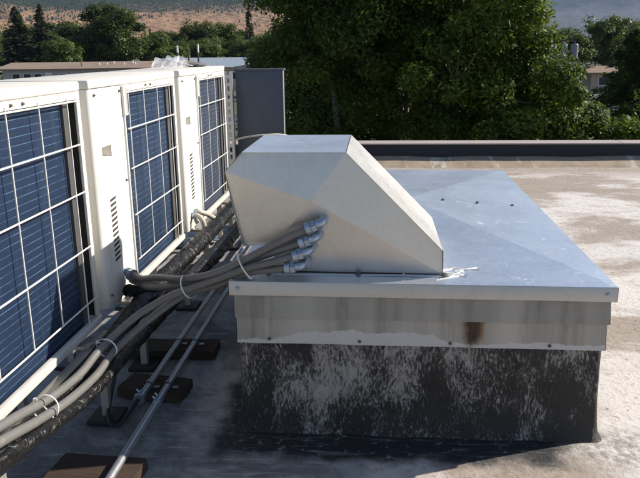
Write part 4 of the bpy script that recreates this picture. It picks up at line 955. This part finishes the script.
for k, (x, y, s_) in enumerate(((0.4, 2.0, 1), (1.3, 2.3, .8), (2.0, 3.0, 1), (3.6, 2.0, .9), (4.4, 3.2, 1.1), (5.0, 2.2, 1), (7.2, 2.6, .8), (9.6, 2.5, 1), (11.0, 1.8, .9))):
    z = 3.22+0.75*(y+0.7)/5.2+0.10; MB().tube([(x, y, z-0.1), (x, y, z+0.26*s_)], [0.11, 0.10], 8).build('roof_vent', 'white_paint', hs)
MB().tube([(-1.3, 1.0, 1.8), (-1.6, 1.0, 4.6)], 0.07, 8).build('service_mast', 'pole_wood', hs)
sh = tag(empty('metal_roof_building', (-23.6, 98, GZ), 0.04), 'low tan building with pale metal roof behind the cabinet', 'building')
MB().box((-5.6, 0, 0), (5.6, 8, 3.0)).build('wall', 'tan_wall', sh)
for k in range(14):
    x0 = -5.8+k*0.829; MB().sheet([(x0+0.01, -0.5, 3.05), (x0+0.82, -0.5, 3.05), (x0+0.82, 4.0, 4.30), (x0+0.01, 4.0, 4.30)], 0.06, (0, 0, 1)).build('roof_panel', 'metal_roof', sh)
for x in (-3.6, -1.0, 1.6, 4.0): window(sh, x, 1.5, 1.2, 0.9)
MB().box((5.7, -0.3, 0), (6.25, 0.3, 4.1)).build('end_pillar', 'white_paint', sh)
bw = tag(empty('garden_wall', (-29.4, 92, GZ)), 'low reddish brick wall between the long house and the tan building', 'wall')
MB().box((-3.6, 0, 0), (3.6, 0.3, 3.7)).build('wall', 'brick_wall', bw); MB().box((-3.7, -0.05, 3.702), (3.7, 0.35, 3.80)).build('capping', 'tan_wall', bw)
rh = gable_house('small_house', 28.5, 84.5, 8, 6, 2.2, 0.7, -0.1, 'tan_wall', 'house_roof', 'small tan house with brown roof beyond the dirt lot at far right', 0.5)
for x in (-2.6, 0.6): window(rh, x, 0.95, 1.1, 0.9)
def pole(label, x, y, top, arm=None, cans=0, caps=None):
    p = tag(empty('utility_pole', (x, y, GZ)), label, 'utility pole', 'utility poles'); H_ = top-GZ
    MB().tube([(0, 0, 0), (0, 0, H_)], [0.16, 0.10], 10).build('pole', 'pole_wood', p, True)
    if arm: MB().box((-arm, -0.06, H_-0.45), (arm, 0.06, H_-0.32)).build('crossarm', 'pole_wood', p)
    for k in range(cans):
        cx = (k-(cans-1)/2)*0.85
        c_ = MB().tube([(cx, -0.28, H_-1.75), (cx, -0.28, H_-1.72), (cx, -0.28, H_-0.70), (cx, -0.28, H_-0.62)], [0.24, 0.29, 0.29, 0.22], 14).build('transformer', 'end_can', p, True)
        MB().tube([(cx, -0.28, H_-0.62), (cx, -0.28, H_-0.40)], 0.05, 8).build('bushing', 'end_plate', c_)
    if caps:
        MB().tube([(0, 0, H_-caps), (0, 0, H_+0.02)], [0.13, 0.12], 10).build('insulator', 'white_paint', p, True)
pole('pole carrying two pale transformer cans, right of the bright trees', 14.9, 60, 2.05, 0.9, 3)
pole('short post with white insulator, left of two above the tan building', -26.6, 96, 2.0, None, 0, 0.9)
pole('short post with white insulator, right of two above the tan building', -23.8, 96, 2.1, None, 0, 1.0)
pole('bare dark post between the two insulator posts', -24.6, 94, 1.6)

# ------------------------------------------------------------------ air
hz = NT('haze'); hz.n.remove(hz.b); pv = hz.node('ShaderNodeVolumePrincipled')
pv.inputs['Color'].default_value = (0.50, 0.68, 1.0, 1); pv.inputs['Density'].default_value = 0.00007; pv.inputs['Anisotropy'].default_value = 0.1
hz.l.new(pv.outputs[0], hz.out.inputs['Volume']); M['haze'] = hz.m
tag(MB().box((-9100, -9100, GZ-7), (9100, 9100, 1250)).build('haze', 'haze'), 'thin bluish air between here and the far mountains', 'haze', kind='stuff')
